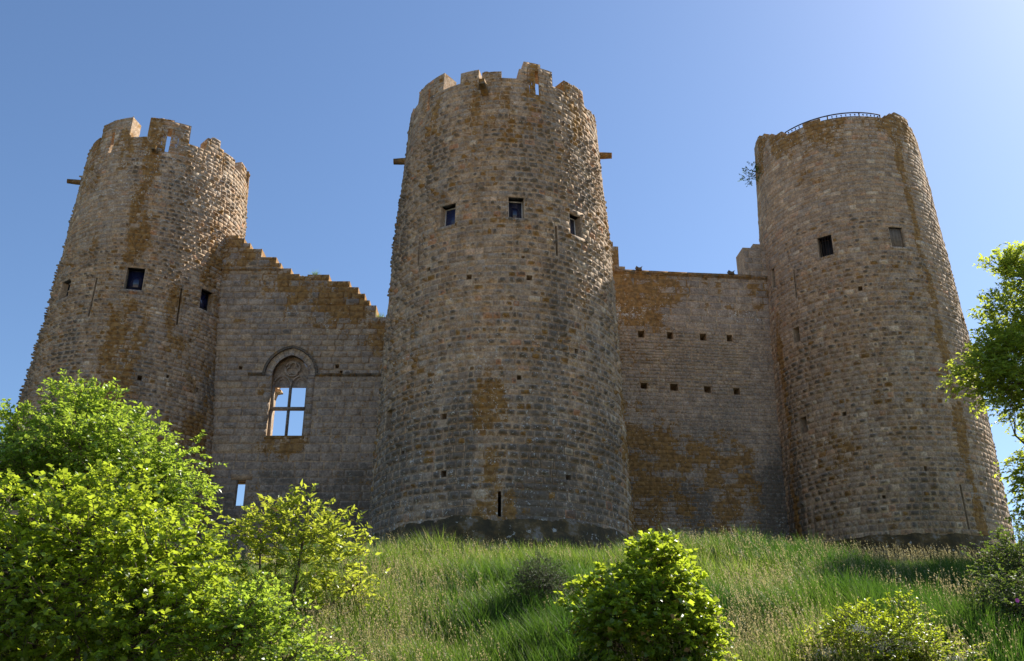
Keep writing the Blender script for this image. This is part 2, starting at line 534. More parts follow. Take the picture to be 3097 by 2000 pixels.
def run_courses(ua, ub, za, zb, hfun, wfun, scale, opens, topf, r, gap=.018, skip=None, steps=()):
    """lay courses of stones over [ua,ub]x[za,zb]; scale = metres per unit of u at height z (function)"""
    out = []
    z = za
    while z < zb - .06:
        h = hfun(z) * (0.82 + .36 * r.random())
        if z + h > zb - .1: h = zb - z
        k = scale(z)
        u = ua - r.random() * .4 / k
        while u < ub:
            w = wfun(z, u) * (.58 + .84 * r.random())
            u2 = u + w / k
            segs = [(u, u2)]
            for (o0, o1, p0, p1, _) in list(opens) + [(a_, b_, zt_, 999., 0) for a_, b_, zt_ in steps if zt_ < z + .1]:
                if p1 > z + .04 and p0 < z + h - .04:
                    m = .02 / k
                    nx = []
                    for a, b in segs:
                        if b <= o0 or a >= o1: nx.append((a, b)); continue
                        if a < o0 - .08 / k: nx.append((a, o0 - m))
                        if b > o1 + .08 / k: nx.append((o1 + m, b))
                    segs = nx
            for a, b in segs:
                tp = min([zt_ for a_, b_, zt_ in steps if a_ < b - .01 / k and b_ > a + .01 / k and zt_ >= z + .1] + [topf((a + b) / 2)])
                z1 = min(z + h, tp)
                if z1 - z < .1: continue
                if skip is not None and skip((a + b) / 2, z + h / 2): continue
                out.append((a + gap / k / 2, b - gap / k / 2, z + gap / 2, z1 - gap / 2))
            u = u2
        z += h
    return np.array(out)

# ------------------------------------------------------------------ towers
class Tower:
    def __init__(s, X, Y, R20, bu, bd):
        s.X, s.Y, s.R20, s.bu, s.bd = X, Y, R20, bu, bd
    def R(s, z):
        t = np.asarray(z, float) - CAM_Z - 20
        return s.R20 - np.where(t > 0, s.bu, s.bd) * t
    def mv(s, th, z, h):            # vectorised, h outward
        r = s.R(z) + h; a = np.radians(th)
        return np.stack([s.X + r * np.sin(a), s.Y - r * np.cos(a), np.broadcast_to(z, np.shape(r)) * 1.0], -1)
    def mp(s, th, z, d):            # depth inward
        t = z - CAM_Z - 20
        r = s.R20 - (s.bu if t > 0 else s.bd) * t - d; a = radians(th)
        return (s.X + r * sin(a), s.Y - r * cos(a), z)

def top_function(profile, sill):
    def f(th):
        for a, b, z in profile:
            if a <= th < b: return z
        return sill
    return f

def window_fill(T, root, o, kind):
    u0, u1, z0, z1, _ = o
    k = np.degrees(1.0 / T.R(z0))         # degrees per metre
    mp = T.mp
    g = .06 * k
    # stone surround
    v, f = boxes(mp, [(u0 - .16 * k, u1 + .16 * k, z1, z1 + .22, -.035, .5)])
    part('lintel', v, f, M_STONE, root, flatattr(len(v), .5, .2, .2))
    v, f = boxes(mp, [(u0 - .12 * k, u1 + .12 * k, z0 - .16, z0, -.05, .5)])
    part('sill', v, f, M_STONE, root, flatattr(len(v), .62, .25, .1))
    if kind == 'none': return
    dp = .34
    um = (u0 + u1) / 2
    if kind == 'bars':
        v, f = boxes(mp, [(u0, u1, z0, z1, .55, .58)])
        w = part('window', v, f, M_WOODBAR, root)
        for i in range(5):
            uc = u0 + (u1 - u0) * (i + .5) / 5
            v, f = tube([mp(uc, z0 + .01, .16), mp(uc, z1 - .01, .16)], .022, 6)
            part('bar', v, f, M_IRON, w)
        return
    if kind == 'shutter':
        w = None
        for i in range(4):
            a = u0 + (u1 - u0) * i / 4; b = u0 + (u1 - u0) * (i + 1) / 4
            v, f = boxes(mp, [(a + .004 * k, b - .004 * k, z0 + .01, z1 - .01, .14 + .004 * (i % 2), .18)])
            if w is None: w = part('shutter', v, f, M_SHUTTER, root)
            else: part('board', v, f, M_SHUTTER, w)
        return
    fr = .035 * k
    v, f = boxes(mp, [(u0 + fr, u1 - fr, z0 + .03, z1 - .03, dp + .02, dp + .04)])
    w = part('window', v, f, M_GLASSB if kind == 'blue' else M_GLASS, root)
    fl = [(u0, u0 + fr, z0 + .003, z1 - .003, dp - .02, dp + .06), (u1 - fr, u1, z0 + .003, z1 - .003, dp - .02, dp + .06),
          (u0 + fr, u1 - fr, z0 + .003, z0 + .035, dp - .02, dp + .06), (u0 + fr, u1 - fr, z1 - .035, z1 - .003, dp - .02, dp + .06)]
    v, f = boxes(mp, fl)
    part('frame', v, f, M_PAINT if kind in ('blue', 'pale') else M_WOODBAR, w)
    if kind == 'dark':
        v, f = boxes(mp, [(u0 + fr, u1 - fr, z0 + (z1 - z0) * .22, z0 + (z1 - z0) * .22 + .04, dp - .012, dp + .018)])
        part('rail', v, f, M_WOODBAR, w)
    if kind == 'blue':
        lst = []
        wm = (u1 - u0) / k; hm = z1 - z0
        for sgn in (1, -1):
            for c0 in np.arange(-hm, wm + hm, .16):
                pts = []
                for zz in (0.03, hm - .03):
                    uu = c0 + sgn * zz if sgn > 0 else c0 + hm - zz - hm + zz * 0 + (hm - zz)
                    pts.append([uu, zz])
                (xa, za), (xb, zb) = pts
                # clip to the pane
                def at_x(x): return za + (zb - za) * (x - xa) / (xb - xa)
                lo, hi = .035, wm - .035
                if max(xa, xb) < lo or min(xa, xb) > hi: continue
                if xa < lo: xa, za = lo, at_x(lo)
                if xa > hi: xa, za = hi, at_x(hi)
                if xb < lo: zb = at_x(lo); xb = lo
                if xb > hi: zb = at_x(hi); xb = hi
                if abs(xa - xb) < .03: continue
                lst.append(tube([mp(u0 + xa * k, z0 + za, dp + .012), mp(u0 + xb * k, z0 + zb, dp + .012)], .007, 4))
        v, f = join(lst)
        part('lead_lattice', v, f, M_LEAD, w, kind='stuff')

def spout(T, root, th, z, length=1.1, aim=None, size=.14):
    """stone water spout, radial beam"""
    a = radians(th if aim is None else aim)
    b = V3(T.mp(th, z, .35)); d = V3([sin(a), -cos(a), -.06]); d /= np.linalg.norm(d)
    side = V3([cos(a), sin(a), 0]); up = np.cross(side, d)
    if up[2] < 0: up = -up
    L = length + .35
    v = []
    for t, w, h in ((0, size, size * 1.05), (.6, size * .95, size), (1, size * .85, size * .85)):
        c = b + d * L * t
        for sx, sz in ((-1, -1), (1, -1), (1, 1), (-1, 1)):
            v.append(c + side * w * sx + up * h * sz)
    f = [(0, 1, 2, 3), (8, 11, 10, 9)]
    for s_ in (0, 4):
        for k in range(4):
            f.append((s_ + k, s_ + (k + 1) % 4, s_ + 4 + (k + 1) % 4, s_ + 4 + k))
    # gutter channel slab on top
    part('water_spout', v, np.array(f), M_STONE, root, flatattr(12, .3, .45, .7))

def build_tower(T, zbase, sill, profile, opens, terrace, label, hfun, wfun, bossf, stain, seed, z0, plinth, tonef, visible=None):
    r = np.random.default_rng(seed)
    root = empty('castle_tower', (T.X, T.Y, zbase), label=label, category='tower')
    core = [(o[0] - 6, o[1] + 6, o[2], o[3], o[4]) if o[4] == 2.5 else o for o in opens]
    TH = .85
    topf = top_function(profile, sill)
    tops = sorted(set([sill] + [p[2] for p in profile]))
    us = sorted(set(np.round(np.concatenate([np.arange(-180, 181, 5.), [p for o in core for p in o[:2]], [p for q in profile for p in q[:2]]]), 4)))
    zs = sorted(set(np.round(np.concatenate([np.arange(z0, sill - .5, 1.0), [CAM_Z + 20], [p for o in core for p in o[2:4]], tops]), 4)))
    dep = np.zeros((len(us) - 1, len(zs) - 1))
    for i in range(len(us) - 1):
        uc = (us[i] + us[i + 1]) / 2; tp = topf(uc)
        for j in range(len(zs) - 1):
            zc = (zs[j] + zs[j + 1]) / 2
            if zc > tp: dep[i, j] = TH; continue
            for o in core:
                if o[0] < uc < o[1] and o[2] < zc < o[3]:
                    dep[i, j] = min(TH, o[4])
    v, f = shell(T.mp, us, zs, dep, TH, True)
    th = np.degrees(np.arctan2(v[:, 0] - T.X, -(v[:, 1] - T.Y)))
    l, d, p = stain(th, v[:, 2])
    at = np.stack([.35 + .4 * vnoise(th * .2, v[:, 2] * 1.1, seed), l, d, p], -1)
    part('wall_core', v, f, M_MORTAR, root, at)
    # terrace floor closing the shaft
    ang = np.radians(np.arange(0, 360, 10.))
    rr = float(T.R(terrace)) - .1
    v = np.stack([T.X + rr * np.sin(ang), T.Y - rr * np.cos(ang), np.full(36, terrace)], -1)
    v2 = v.copy(); v2[:, 2] -= .3
    vv = np.concatenate([v, v2, [[T.X, T.Y, terrace], [T.X, T.Y, terrace - .3]]])
    k = np.arange(36)
    part('terrace', vv, np.concatenate([np.stack([k, (k + 1) % 36, np.full(36, 72)], -1), np.stack([36 + (k + 1) % 36, 36 + k, np.full(36, 73)], -1)]), M_MORTAR, root, flatattr(74, .5))
    # stones
    sc = lambda z: float(T.R(z)) * pi / 180
    pr = sorted(profile); full = []; cur = -180.
    for a, b, zt in pr:
        if a > cur + .01: full.append((cur, a, sill))
        full.append((a, b, zt)); cur = b
    full.append((cur, 180., sill))
    S = run_courses(-128, 128, z0, max(tops), hfun, wfun, sc, opens, topf, r, steps=full)
    n = len(S); um = (S[:, 0] + S[:, 1]) / 2; zm = (S[:, 2] + S[:, 3]) / 2
    boss, proud = bossf(um, zm, r)
    # patches where the joints have washed out
    op = fbm(um * .09 + seed, zm * .45, 600 + seed) > .6
    kd = np.degrees(1. / T.R(zm)) * .014
    S[op, 0] += kd[op]; S[op, 1] -= kd[op]; S[op, 2] += .01; S[op, 3] -= .012
    proud = proud + op * (.012 + .025 * r.random(n))
    # loosened top edge
    tp = np.array([topf(u) for u in um])
    edge = S[:, 3] > tp - .05
    S[edge, 3] -= r.random(edge.sum()) * .09 - .03
    D = dict(u0=S[:, 0], u1=S[:, 1], z0=S[:, 2], z1=S[:, 3], boss=boss, proud=proud, tone=tonef(um, zm, r))
    lay_stones(root, T.mv, D, stain, r, visible)
    # plinth
    if plinth:
        za, zb, out, seedp = plinth
        uu = np.arange(-120, 121, 1.5); lev = np.linspace(0, 1, 8)
        U, L = np.meshgrid(uu, lev, indexing='ij')
        edge = za + (fbm(uu * .06, uu * 0, seedp, 4) - .5) * .55
        Z = edge[:, None] + (zb - edge[:, None]) * L
        Hh = .03 + out * L ** .8 + (fbm(U * .12, Z * 2.2, seedp + 5, 4) - .45) * .42 * sm(L, 0, .3)
        P = T.mv(U, Z, Hh).reshape(-1, 3)
        ni, nj = U.shape
        i, j = np.meshgrid(np.arange(ni - 1), np.arange(nj - 1), indexing='ij'); a = i * nj + j
        fq = np.stack([a, a + nj, a + nj + 1, a + 1], -1).reshape(-1, 4)
        part('plinth', P, fq, M_MOSS, root, smooth=False)
    return root

def gauss(x, m, s): return np.exp(-((x - m) / s) ** 2)
def stdtone(um, zm, r, warm=0.):
    t = r.random(len(um))
    t = np.where(r.random(len(um)) < .07, .88 + .12 * r.random(len(um)), t * .82)
    return np.clip(t + warm, 0, 1)

# ---- middle tower
TM = Tower(-.45, 39.23, 5.0, .060, .031)
prof_M = [(-78, -70, 29.5), (-66, -60.5, 29.25), (-60.5, -35.8, 29.92), (-24.3, -13.2, 29.5), (-11.3, -.2, 29.3), (9.7, 12.5, 29.5), (12.5, 22.6, 29.97), (22.6, 30.1, 29.77),
          (38.7, 47, 29.6), (47, 56.4, 29.68), (64, 71, 29.1), (78, 92, 29.6), (105, 125, 29.6), (140, 160, 29.5), (172, 180, 29.5), (-180, -165, 29.5), (-150, -130, 29.6), (-115, -95, 29.5)]
op_M = [(-30.8, -22.6, 21.41, 22.46, 2), (3.5, 11.0, 21.5, 22.52, 2), (35.5, 42.8, 21.25, 22.32, 2), (-64, -59.4, 21.33, 22.22, 2),
        (-44.2, -43.0, 19.95, 21.36, 2), (26.5, 27.7, 20.0, 21.42, 2), (-37.3, -35.2, 19.5, 19.68, .5), (-15.8, -13.2, 18.7, 18.93, .6), (11.7, 14.4, 18.65, 18.88, .6),
        (9.4, 11, 19.63, 19.75, .4), (-25, -22.5, 12.87, 13.1, .6), (-24, -21.6, 10.62, 10.87, .6), (27.2, 29.6, 10.54, 10.76, .6), (-45.8, -44, 11.8, 11.95, .5),
        (7.0, 8.9, 14.33, 14.52, .6), (34.4, 36.3, 15.78, 16.0, .6), (-.65, .65, 9.06, 9.99, 2), (-61.5, -55.5, 13.08, 13.95, 2),
        (-48.7, -47.3, 28.2, 29.5, 2.5), (19.5, 20.9, 28.18, 29.55, 2.5), (-13.2, -11.3, 28.32, 29.6, 2), (50, 51, 28.2, 29.3, 2)]
def stain_M(u, z):
    n = fbm(u * .13, z * .5, 21); n2 = fbm(u * .05, z * .22, 31)
    l = .75 * gauss(u, -4 + (n - .5) * 8, 7) * sm(-z, -15.5, -13.2) + .55 * sm(z, 25.5, 29) * (n > .3) * n + .3 * sm(n2, .5, .75)
    l = l + .65 * gauss(u, 19.5, 2.5) * sm(z, 26, 28) + .5 * gauss(u, -1, 30) * gauss(z, 25.8, 1.3) * n + .7 * sm(u, 62, 74) * sm(-z, -20, -12)
    d = .45 * sm(fbm(u * .06, z * .16, 41), .42, .7) + .25 * sm(-z, -16, -9) + .45 * gauss(u, 17, 16) * sm(-z, -20, -15)
    p = .3 * sm(-z, -19, -14) + .35 * sm(z, 25, 28) * n + .2
    l = l * (.35 + .95 * sm(fbm(u * .22, z * 1.1, 701), .34, .62))
    return np.clip(l, 0, 1), np.clip(d, 0, 1), np.clip(p, 0, 1)
def boss_M(u, z, r):
    n = len(u)
    b = .06 + .07 * r.random(n)
    b = np.where(z > 27.2, b * .45, b)
    b = np.where(z < 9.8, b * .3, b)
    b = np.where((z < 11.) & (z >= 9.8), b * .75, b)
    b = b * np.where(r.random(n) < .24, .15, 1.) * (.6 + .8 * r.random(n))
    b = np.where((fbm(u * .08, z * .35, 77) > .66), b * .35, b)
    b = b * np.where(u < 38, 1.25, .95) * (1 - .45 * sm(np.abs(u), 58, 76))
    return b, .008 + .012 * r.random(n)
t_mid = build_tower(TM, 7.6, 28.92, prof_M, op_M, 27.9, 'tall middle round tower with four small windows and jagged battlements', lambda z: .30 if z < 12 else (.27 if z < 24 else .255),
            lambda z, u: .40 if z < 12 else .36, boss_M, stain_M, 3, 7.4, (9.02, 7.5, .32, 61), lambda u, z, r: stdtone(u, z, r, .02))
for o, k in ((op_M[0], 'blue'), (op_M[1], 'pale'), (op_M[2], 'pale')): window_fill(TM, t_mid, o, k)
spout(TM, t_mid, -88, 27.45, .62, size=.12); spout(TM, t_mid, -9, 28.1, .95, size=.15); spout(TM, t_mid, 84, 27.55, .62, size=.12)

# ---- left tower
TL = Tower(-20.27, 48.30, 4.88, .0355, .081)
prof_L = [(-58, -50, 32.6), (-50, -38, 32.75), (-36.3, -30, 33.45), (-30, -9.2, 33.5), (3.6, 20, 33.42), (20, 31.7, 33.32), (44.3, 48, 32.95), (48, 55, 33.15), (55, 58.6, 32.7), (59.6, 71, 32.62), (80, 90, 32.95),
          (102, 120, 33.4), (135, 155, 33.4), (168, 180, 33.4), (-180, -160, 33.4), (-145, -125, 33.4), (-108, -88, 33.4), (-78, -66, 33.0)]
op_L = [(-40.3, -30.4, 22.6, 23.65, 2), (7.3, 17.6, 22.73, 23.98, 2), (53.5, 62.9, 22.55, 23.72, 2), (-10.9, -9.7, 21.18, 23.38, 2), (39.8, 41, 21.2, 23.32, 2),
        (23.2, 25.6, 17.82, 18.1, .6), (49.2, 51, 20.45, 20.68, .5), (38, 39.8, 18.2, 18.4, .4), (24.2, 26.4, 16.12, 16.36, .6), (56.4, 58.4, 17.9, 18.15, .5),
        (-24.2, -21.9, 31.3, 32.7, 2.5), (17.0, 18.9, 31.27, 32.85, 2.5), (58.6, 59.6, 31.1, 32.8, 2)]
def stain_L(u, z):
    n = fbm(u * .13, z * .5, 121); n2 = fbm(u * .05, z * .22, 131)
    l = .95 * gauss(u, 9.5 + (n - .5) * 9, 6) * sm(z, 23.5, 25) + .75 * gauss(u, 11 + (n - .5) * 16, 12) * sm(-z, -23, -21) + .55 * sm(z, 29.5, 32.5) * n
    l = l + .55 * sm(u, 20, 45) * sm(-z, -28.5, -25) * n + .4 * gauss(u, -17, 4) * gauss(z, 25.5, 1.) + .35 * sm(-u, 20, 50) * n2 + .4 * sm(n2, .58, .8)
    d = .4 * sm(fbm(u * .06, z * .16, 141), .45, .7) + .3 * sm(u, 8, 40) * sm(-z, -22, -18)
    p = .35 * sm(z, 25, 29) + .3
    l = l * (.45 + .85 * sm(fbm(u * .22, z * 1.1, 702), .34, .62))
    return np.clip(l, 0, 1), np.clip(d, 0, 1), np.clip(p, 0, 1)
def boss_L(u, z, r):
    n = len(u)
    b = .06 + .065 * r.random(n)
    b = np.where(z > 31, b * .35, b)
    b = np.where((u > 8) & (z < 22.3 + (u - 8) * .01), b * .32, b)
    b = np.where((u < 5) & (z > 25.3) & (fbm(u * .09, z * .4, 177) > .44), b * .3, b)
    b = np.where((u > 25) & (z > 22.5), b * 1.25, b)
    b = b * np.where(r.random(n) < .2, .15, 1.) * (.6 + .8 * r.random(n))
    b = b * np.where(u < 38, 1.25, .95) * (1 - .45 * sm(np.abs(u), 58, 76))
    return b, .008 + .014 * r.random(n) + np.where((u > 8) & (z < 22), .022 * r.random(n), 0)
t_left = build_tower(TL, 9.8, 32.12, prof_L, op_L, 31.0, 'left round tower with broken battlements and an orange lichen streak', lambda z: .235 if z < 24.3 else .26,
            lambda z, u: .35 if u < 10 else .40, boss_L, stain_L, 4, 9.6, None, lambda u, z, r: stdtone(u, z, r, .08 if False else .05),
            visible=lambda px, py, u, z: (py < 375) & ~((px > 225)))
for o, k in ((op_L[0], 'dark'), (op_L[1], 'dark'), (op_L[2], 'dark')): window_fill(TL, t_left, o, k)
spout(TL, t_left, -72, 31.15, .85, size=.11); spout(TL, t_left, 10.8, 31.2, .5, size=.13)

# ---- right tower
TR = Tower(19.92, 49.95, 5.36, .0476, .019)
prof_R = [(-100, -83, 36.1), (-83, -75, 35.8), (-75, -66, 35.3), (-66, -56, 34.95), (-39.3, -27, 34.73), (18.3, 23, 34.75), (23, 28, 35.0), (28, 44.2, 35.22), (44.2, 50, 34.75), (50, 60, 34.6)]
op_R = [(-39.1, -30.4, 25.77, 27.0, 2), (3.2, 12.0, 25.86, 27.08, 2), (-78.2, -75, 25.3, 26.55, 2), (-57.5, -56.4, 23.9, 25.66, 2), (-62., -57.2, 21.36, 22.25, 2),
        (-20, -17.6, 23.32, 23.6, .6), (-64., -59.2, 16.34, 17.2, 2), (-37.8, -35.6, 16.68, 16.9, .6), (-2.5, -1.0, 13.55, 13.8, .5), (-24.3, -22.7, 12.3, 12.48, .5),
        (14.2, 15.4, 10.78, 12.94, 2), (-62.2, -61.2, 10.85, 12.42, 2), (-40, -39, 34.4, 34.45, .1)]
def stain_R(u, z):
    n = fbm(u * .13, z * .5, 221); n2 = fbm(u * .05, z * .22, 231)
    c = 22.5 + (n - .5) * 4
    l = 1.0 * gauss(u, c, 3.2) + .85 * gauss(u, -75 + (n - .5) * 5, 2.6) * sm(-z, -26, -21) + .85 * sm(z, 32.4, 34.2) * sm(n, .25, .5) + .35 * gauss(z, 15, 2.) * gauss(u, -42, 18) + .3 * sm(n2, .6, .8)
    d = .3 * sm(fbm(u * .06, z * .16, 241), .5, .75) + .7 * gauss(u, -72, 4) * sm(-z, -22, -15) + .6 * gauss(u, 22, 3.5) * gauss(z, 25, 1.4) + .35 * sm(-z, -17, -10) + .5 * gauss(u, -80, 3)
    p = .25 + .35 * sm(z, 31, 33) + .5 * gauss(u, 25.5, 2) * gauss(z, 25.5, 3)
    l = l * (.5 + .8 * sm(fbm(u * .22, z * 1.1, 703), .34, .62))
    return np.clip(l, 0, 1), np.clip(d, 0, 1), np.clip(p, 0, 1)
def boss_R(u, z, r):
    n = len(u)
    b = .06 + .07 * r.random(n)
    b = np.where(z > 28., b * .16, b)
    b = np.where((z > 25.5) & (z <= 28.), b * .5, b)
    b = np.where(u > 20, b * .45, b)
    b = np.where(z < 11.6, b * .3, b)
    b = np.where(u < -74, b * .3, b)
    b = b * np.where(r.random(n) < .24, .15, 1.) * (.6 + .8 * r.random(n))
    b = np.where((fbm(u * .08, z * .35, 277) > .63), b * .4, b)
    b = b * np.where(u < 38, 1.25, .95) * (1 - .45 * sm(np.abs(u), 58, 76))
    return b, .008 + .012 * r.random(n) + np.where(z > 28, .016 * r.random(n), 0)
t_right = build_tower(TR, 9.4, 34.5, prof_R, op_R, 33.8, 'right round tower with an iron railing on its flat top', lambda z: .31 if z < 13 else (.275 if z < 28 else .27),
            lambda z, u: .39 if z < 28 else .5, boss_R, stain_R, 5, 9.0, (10.6, 9.3, .3, 71), lambda u, z, r: stdtone(u, z, r, .06))
for o, k in ((op_R[0], 'bars'), (op_R[1], 'shutter'), (op_R[2], 'none')): window_fill(TR, t_right, o, k)

# railing on the right tower
def railing():
    root = empty('iron_railing', TR.mp(-20, 34.5, .55), label='curved black iron railing along the top of the right tower', category='railing')
    zr = 35.08; dp = .42
    arc = lambda a, b, z, n=30: [TR.mp(t, z, dp) for t in np.linspace(a, b, n)]
    v, f = tube(arc(-57, 19.5, zr), .036, 6); part('top_rail', v, f, M_IRON, root)
    v, f = tube(arc(-57, 19, zr - .27), .018, 5); part('middle_rail', v, f, M_IRON, root)
    for t in (-57, -37.5, -22, 1.5, 19):
        v, f = tube([TR.mp(t, 33.8, dp), TR.mp(t, zr, dp)], .04, 6); part('post', v, f, M_IRON, root)
    bal = list(np.linspace(-54, -41, 5)) + list(np.linspace(-18.7, -1.8, 6)) + list(np.linspace(4.6, 17, 5))
    for t in bal:
        a, b = V3(TR.mp(t, 33.8, dp)), V3(TR.mp(t, zr - .12, dp))
        v, f = tube([a, b - [0, 0, .03], b - [0, 0, .03], b, b + [0, 0, .03]], [.016, .016, .042, .046, .01], 6)
        part('baluster', v, f, M_IRON, root)
railing()
# thin safety rail on the middle tower
rr_ = empty('safety_rail', TM.mp(4, 27.9, 1.0), label='thin dark rail between battlements on top of the middle tower', category='rail')
v, f = tube([TM.mp(t, 29.72, 1.0) for t in np.linspace(-14, 22, 14)], .02, 5); part('rail', v, f, M_IRON, rr_)
for t in (-14, 4, 22):
    v, f = tube([TM.mp(t, 27.9, 1.0), TM.mp(t, 29.72, 1.0)], .02, 5); part('post', v, f, M_IRON, rr_)

# ------------------------------------------------------------------ left curtain wall
WY = 46.6
root_lw = empty('curtain_wall', (-11, WY + .6, 10.2), label='ruined stepped curtain wall with a gothic window left of the middle tower', category='wall')
def lw(u, z, d): return (u, WY + d, z)
def lwv(u, z, h): return np.stack([u + 0 * h, WY - h + 0 * u, z + 0 * h], -1)
steps = [(-17.2, -15.2, 27.54), (-15.2, -14.84, 27.36), (-14.84, -14.48, 27.05), (-14.48, -13.8, 26.69), (-13.8, -12.95, 26.17), (-12.95, -12.67, 25.81), (-12.67, -12.08, 25.48), (-12.08, -11.6, 25.14),
         (-11.6, -11.15, 25.0), (-11.15, -9.97, 25.1), (-9.97, -8.82, 24.7), (-8.82, -8.33, 24.34), (-8.33, -7.95, 23.95), (-7.95, -7.67, 23.55), (-7.67, -7.3, 23.25), (-7.3, -1., 22.56)]
def lw_top(u):
    for a, b, z in steps:
        if a <= u < b: return z
    return 22.56
op_W = [(-12.5, -10.62, 15.95, 20.4, 3), (-13.69, -13.26, 12.38, 13.67, 3), (-14.3, -14.1, 19.55, 19.75, .5), (-9.25, -9.05, 19.62, 19.85, .5), (-9.0, -8.85, 19.35, 19.5, .3)]
THW = 1.25
op_core = [op_W[0], (-14.16, -13.26, 12.1, 14.2, 3)] + op_W[2:]
us = sorted(set(np.round(np.concatenate([np.arange(-17.2, -1., .8), [-1.], [p for s in steps for p in s[:2]], [p for o in op_core for p in o[:2]]]), 4)))
zs = sorted(set(np.round(np.concatenate([np.arange(9.2, 22.5, 1.), [p for o in op_core for p in o[2:4]], [s[2] for s in steps]]), 4)))
dep = np.zeros((len(us) - 1, len(zs) - 1))
for i in range(len(us) - 1):
    uc = (us[i] + us[i + 1]) / 2
    for j in range(len(zs) - 1):
        zc = (zs[j] + zs[j + 1]) / 2
        if zc > lw_top(uc): dep[i, j] = THW
        for o in op_core:
            if o[0] < uc < o[1] and o[2] < zc < o[3]: dep[i, j] = min(THW, o[4])
def stain_LW(u, z):
    n = fbm(u * .9, z * .35, 321); n2 = fbm(u * .5, z * .5, 331)
    st = np.array([s[0] for s in steps] + [-1.]); tz = np.array([s[2] for s in steps] + [22.56])
    top = np.interp(u, (st[:-1] + st[1:]) / 2, tz[:-1])
    k = sm(z - top, -3.4, -.6)
    drip = fbm(u * 2.2, z * .12, 341)
    l = k * (.25 + .95 * drip) + .6 * gauss(u, -11.5, .9) * gauss(z, 15.5, .5) + .15
    l = l * np.where(u < -13, .75, 1)
    d = .3 * sm(n2, .45, .75) + .3 * sm(-z, -14.5, -12) * sm(u, -12, -10) + .25 * k + .4 * sm(-z, -15.5, -13.5)
    p = .2 + .6 * gauss(z - top, -2.6, .9) * sm(u, -13, -11) * n
    l = l * (.4 + .9 * sm(fbm(u * 1.6, z * 1.1, 704), .34, .62))
    return np.clip(l, 0, 1), np.clip(d, 0, 1), np.clip(p, 0, 1)
v, f = shell(lw, us, zs, dep, THW, False)
l, d, p = stain_LW(v[:, 0], v[:, 2])
part('wall_core', v, f, M_MORTAR, root_lw, np.stack([.2 + .3 * vnoise(v[:, 0], v[:, 2], 9), l, d, p], -1))
r = np.random.default_rng(33)
ARC = (-11.56, 19.22, .94, 1.14)
def arch_pts(w, extra, n=17, h=1.14, wi=.94):
    """pointed arch polyline offset outwards by extra; left springing to right springing"""
    R = (wi * wi + h * h) / (2 * wi); c = R - wi
    pts = []
    R2 = R + extra
    aend = math.acos(c / R2)
    for t in np.linspace(0, 1, n):      # right arc: centre at -c
        pts.append((-c + R2 * cos(aend * t), R2 * sin(aend * t)))
    right = pts
    left = [(-x, y) for x, y in right]
    return left + right[::-1][1:]       # left springing -> apex -> right springing
def in_arch(u, z):
    x = abs(u - ARC[0]); y = z - ARC[1]
    if y < -.02: return 15.8 < z and x < 1.22
    R = (.94 ** 2 + 1.14 ** 2) / (1.88) + .4; c = R - .4 - .94
    return math.hypot(x + c, y) < R
S = run_courses(-17.0, -2.5, 9.2, 27.6, lambda z: .40 if z > 22 else (.36 if z > 16 else .42), lambda z, u: .62 if z > 16 else .8, lambda z: 1., op_W, lw_top, r, .022,
                skip=lambda u, z: in_arch(u, z), steps=steps)
n = len(S); um = (S[:, 0] + S[:, 1]) / 2; zm = (S[:, 2] + S[:, 3]) / 2
smooth_zone = (um > -10.6) & (zm < 19.2) | (zm < 15)
D = dict(u0=S[:, 0], u1=S[:, 1], z0=S[:, 2], z1=S[:, 3], boss=np.where(smooth_zone, .004, .012 + .04 * r.random(n) ** 2), proud=np.where(smooth_zone, .006 + .014 * r.random(n), .018 + .055 * r.random(n) ** 1.5),
         tone=np.clip(np.where(smooth_zone, .02 + .4 * r.random(n), .05 + .8 * r.random(n)), 0, 1))
lay_stones(root_lw, lwv, D, stain_LW, r, visible=lambda px, py, u, z: (px > 205) & (px < 392) & (py < 500), mat=M_ASHLAR, wob=.02)

def strip(name, pts, parent, tone=.3, lich=.3, dark=.4, mat=None, pale=.2):
    """prism: list of closed (u,z) polygons extruded between depths d0,d1: [(poly,d0,d1),...]"""
    vs, fs, o = [], [], []
    for poly, d0, d1 in pts:
        k = len(poly); b = len(vs)
        vs += [lw(u, z, d0) for u, z in poly] + [lw(u, z, d1) for u, z in poly]
        o.append((b, k))
    quads = []; tris = []
    for b, k in o:
        for i in range(k):
            quads.append((b + i, b + (i + 1) % k, b + k + (i + 1) % k, b + k + i))
        if k == 4:
            quads += [(b, b + 1, b + 2, b + 3), (b + k + 3, b + k + 2, b + k + 1, b + k)]
    return part(name, V3(vs), np.array(quads), mat or M_STONE, parent, flatattr(len(vs), tone, lich, dark, pale))

ax, az = ARC[0], ARC[1]
inner = arch_pts(.94, 0.); outer = arch_pts(.94, .36); hood0 = arch_pts(.94, .37); hood1 = arch_pts(.94, .50)
# voussoirs, each a stone of its own
wroot = None
m = len(inner)
vb = np.linspace(0, m - 1, 14).astype(int)
for a, b in zip(vb[:-1], vb[1:]):
    poly = [(ax + x, az + y) for x, y in inner[a:b + 1]] + [(ax + x, az + y) for x, y in outer[a:b + 1][::-1]]
    kk = b - a + 1
    vs = [lw(u, z, -.03 - .012 * random.random()) for u, z in poly]; q = len(vs)
    vs += [lw(u, z, .32) for u, z in poly]
    fq = [(i, (i + 1) % q, q + (i + 1) % q, q + i) for i in range(q)]
    fq += [(i, i + 1, q - 2 - i, q - 1 - i) for i in range(kk - 1)]
    part('voussoir', V3(vs), np.array(fq), M_ASHLAR, root_lw, flatattr(len(vs), .3 + .6 * random.random(), .0, .15, .1))
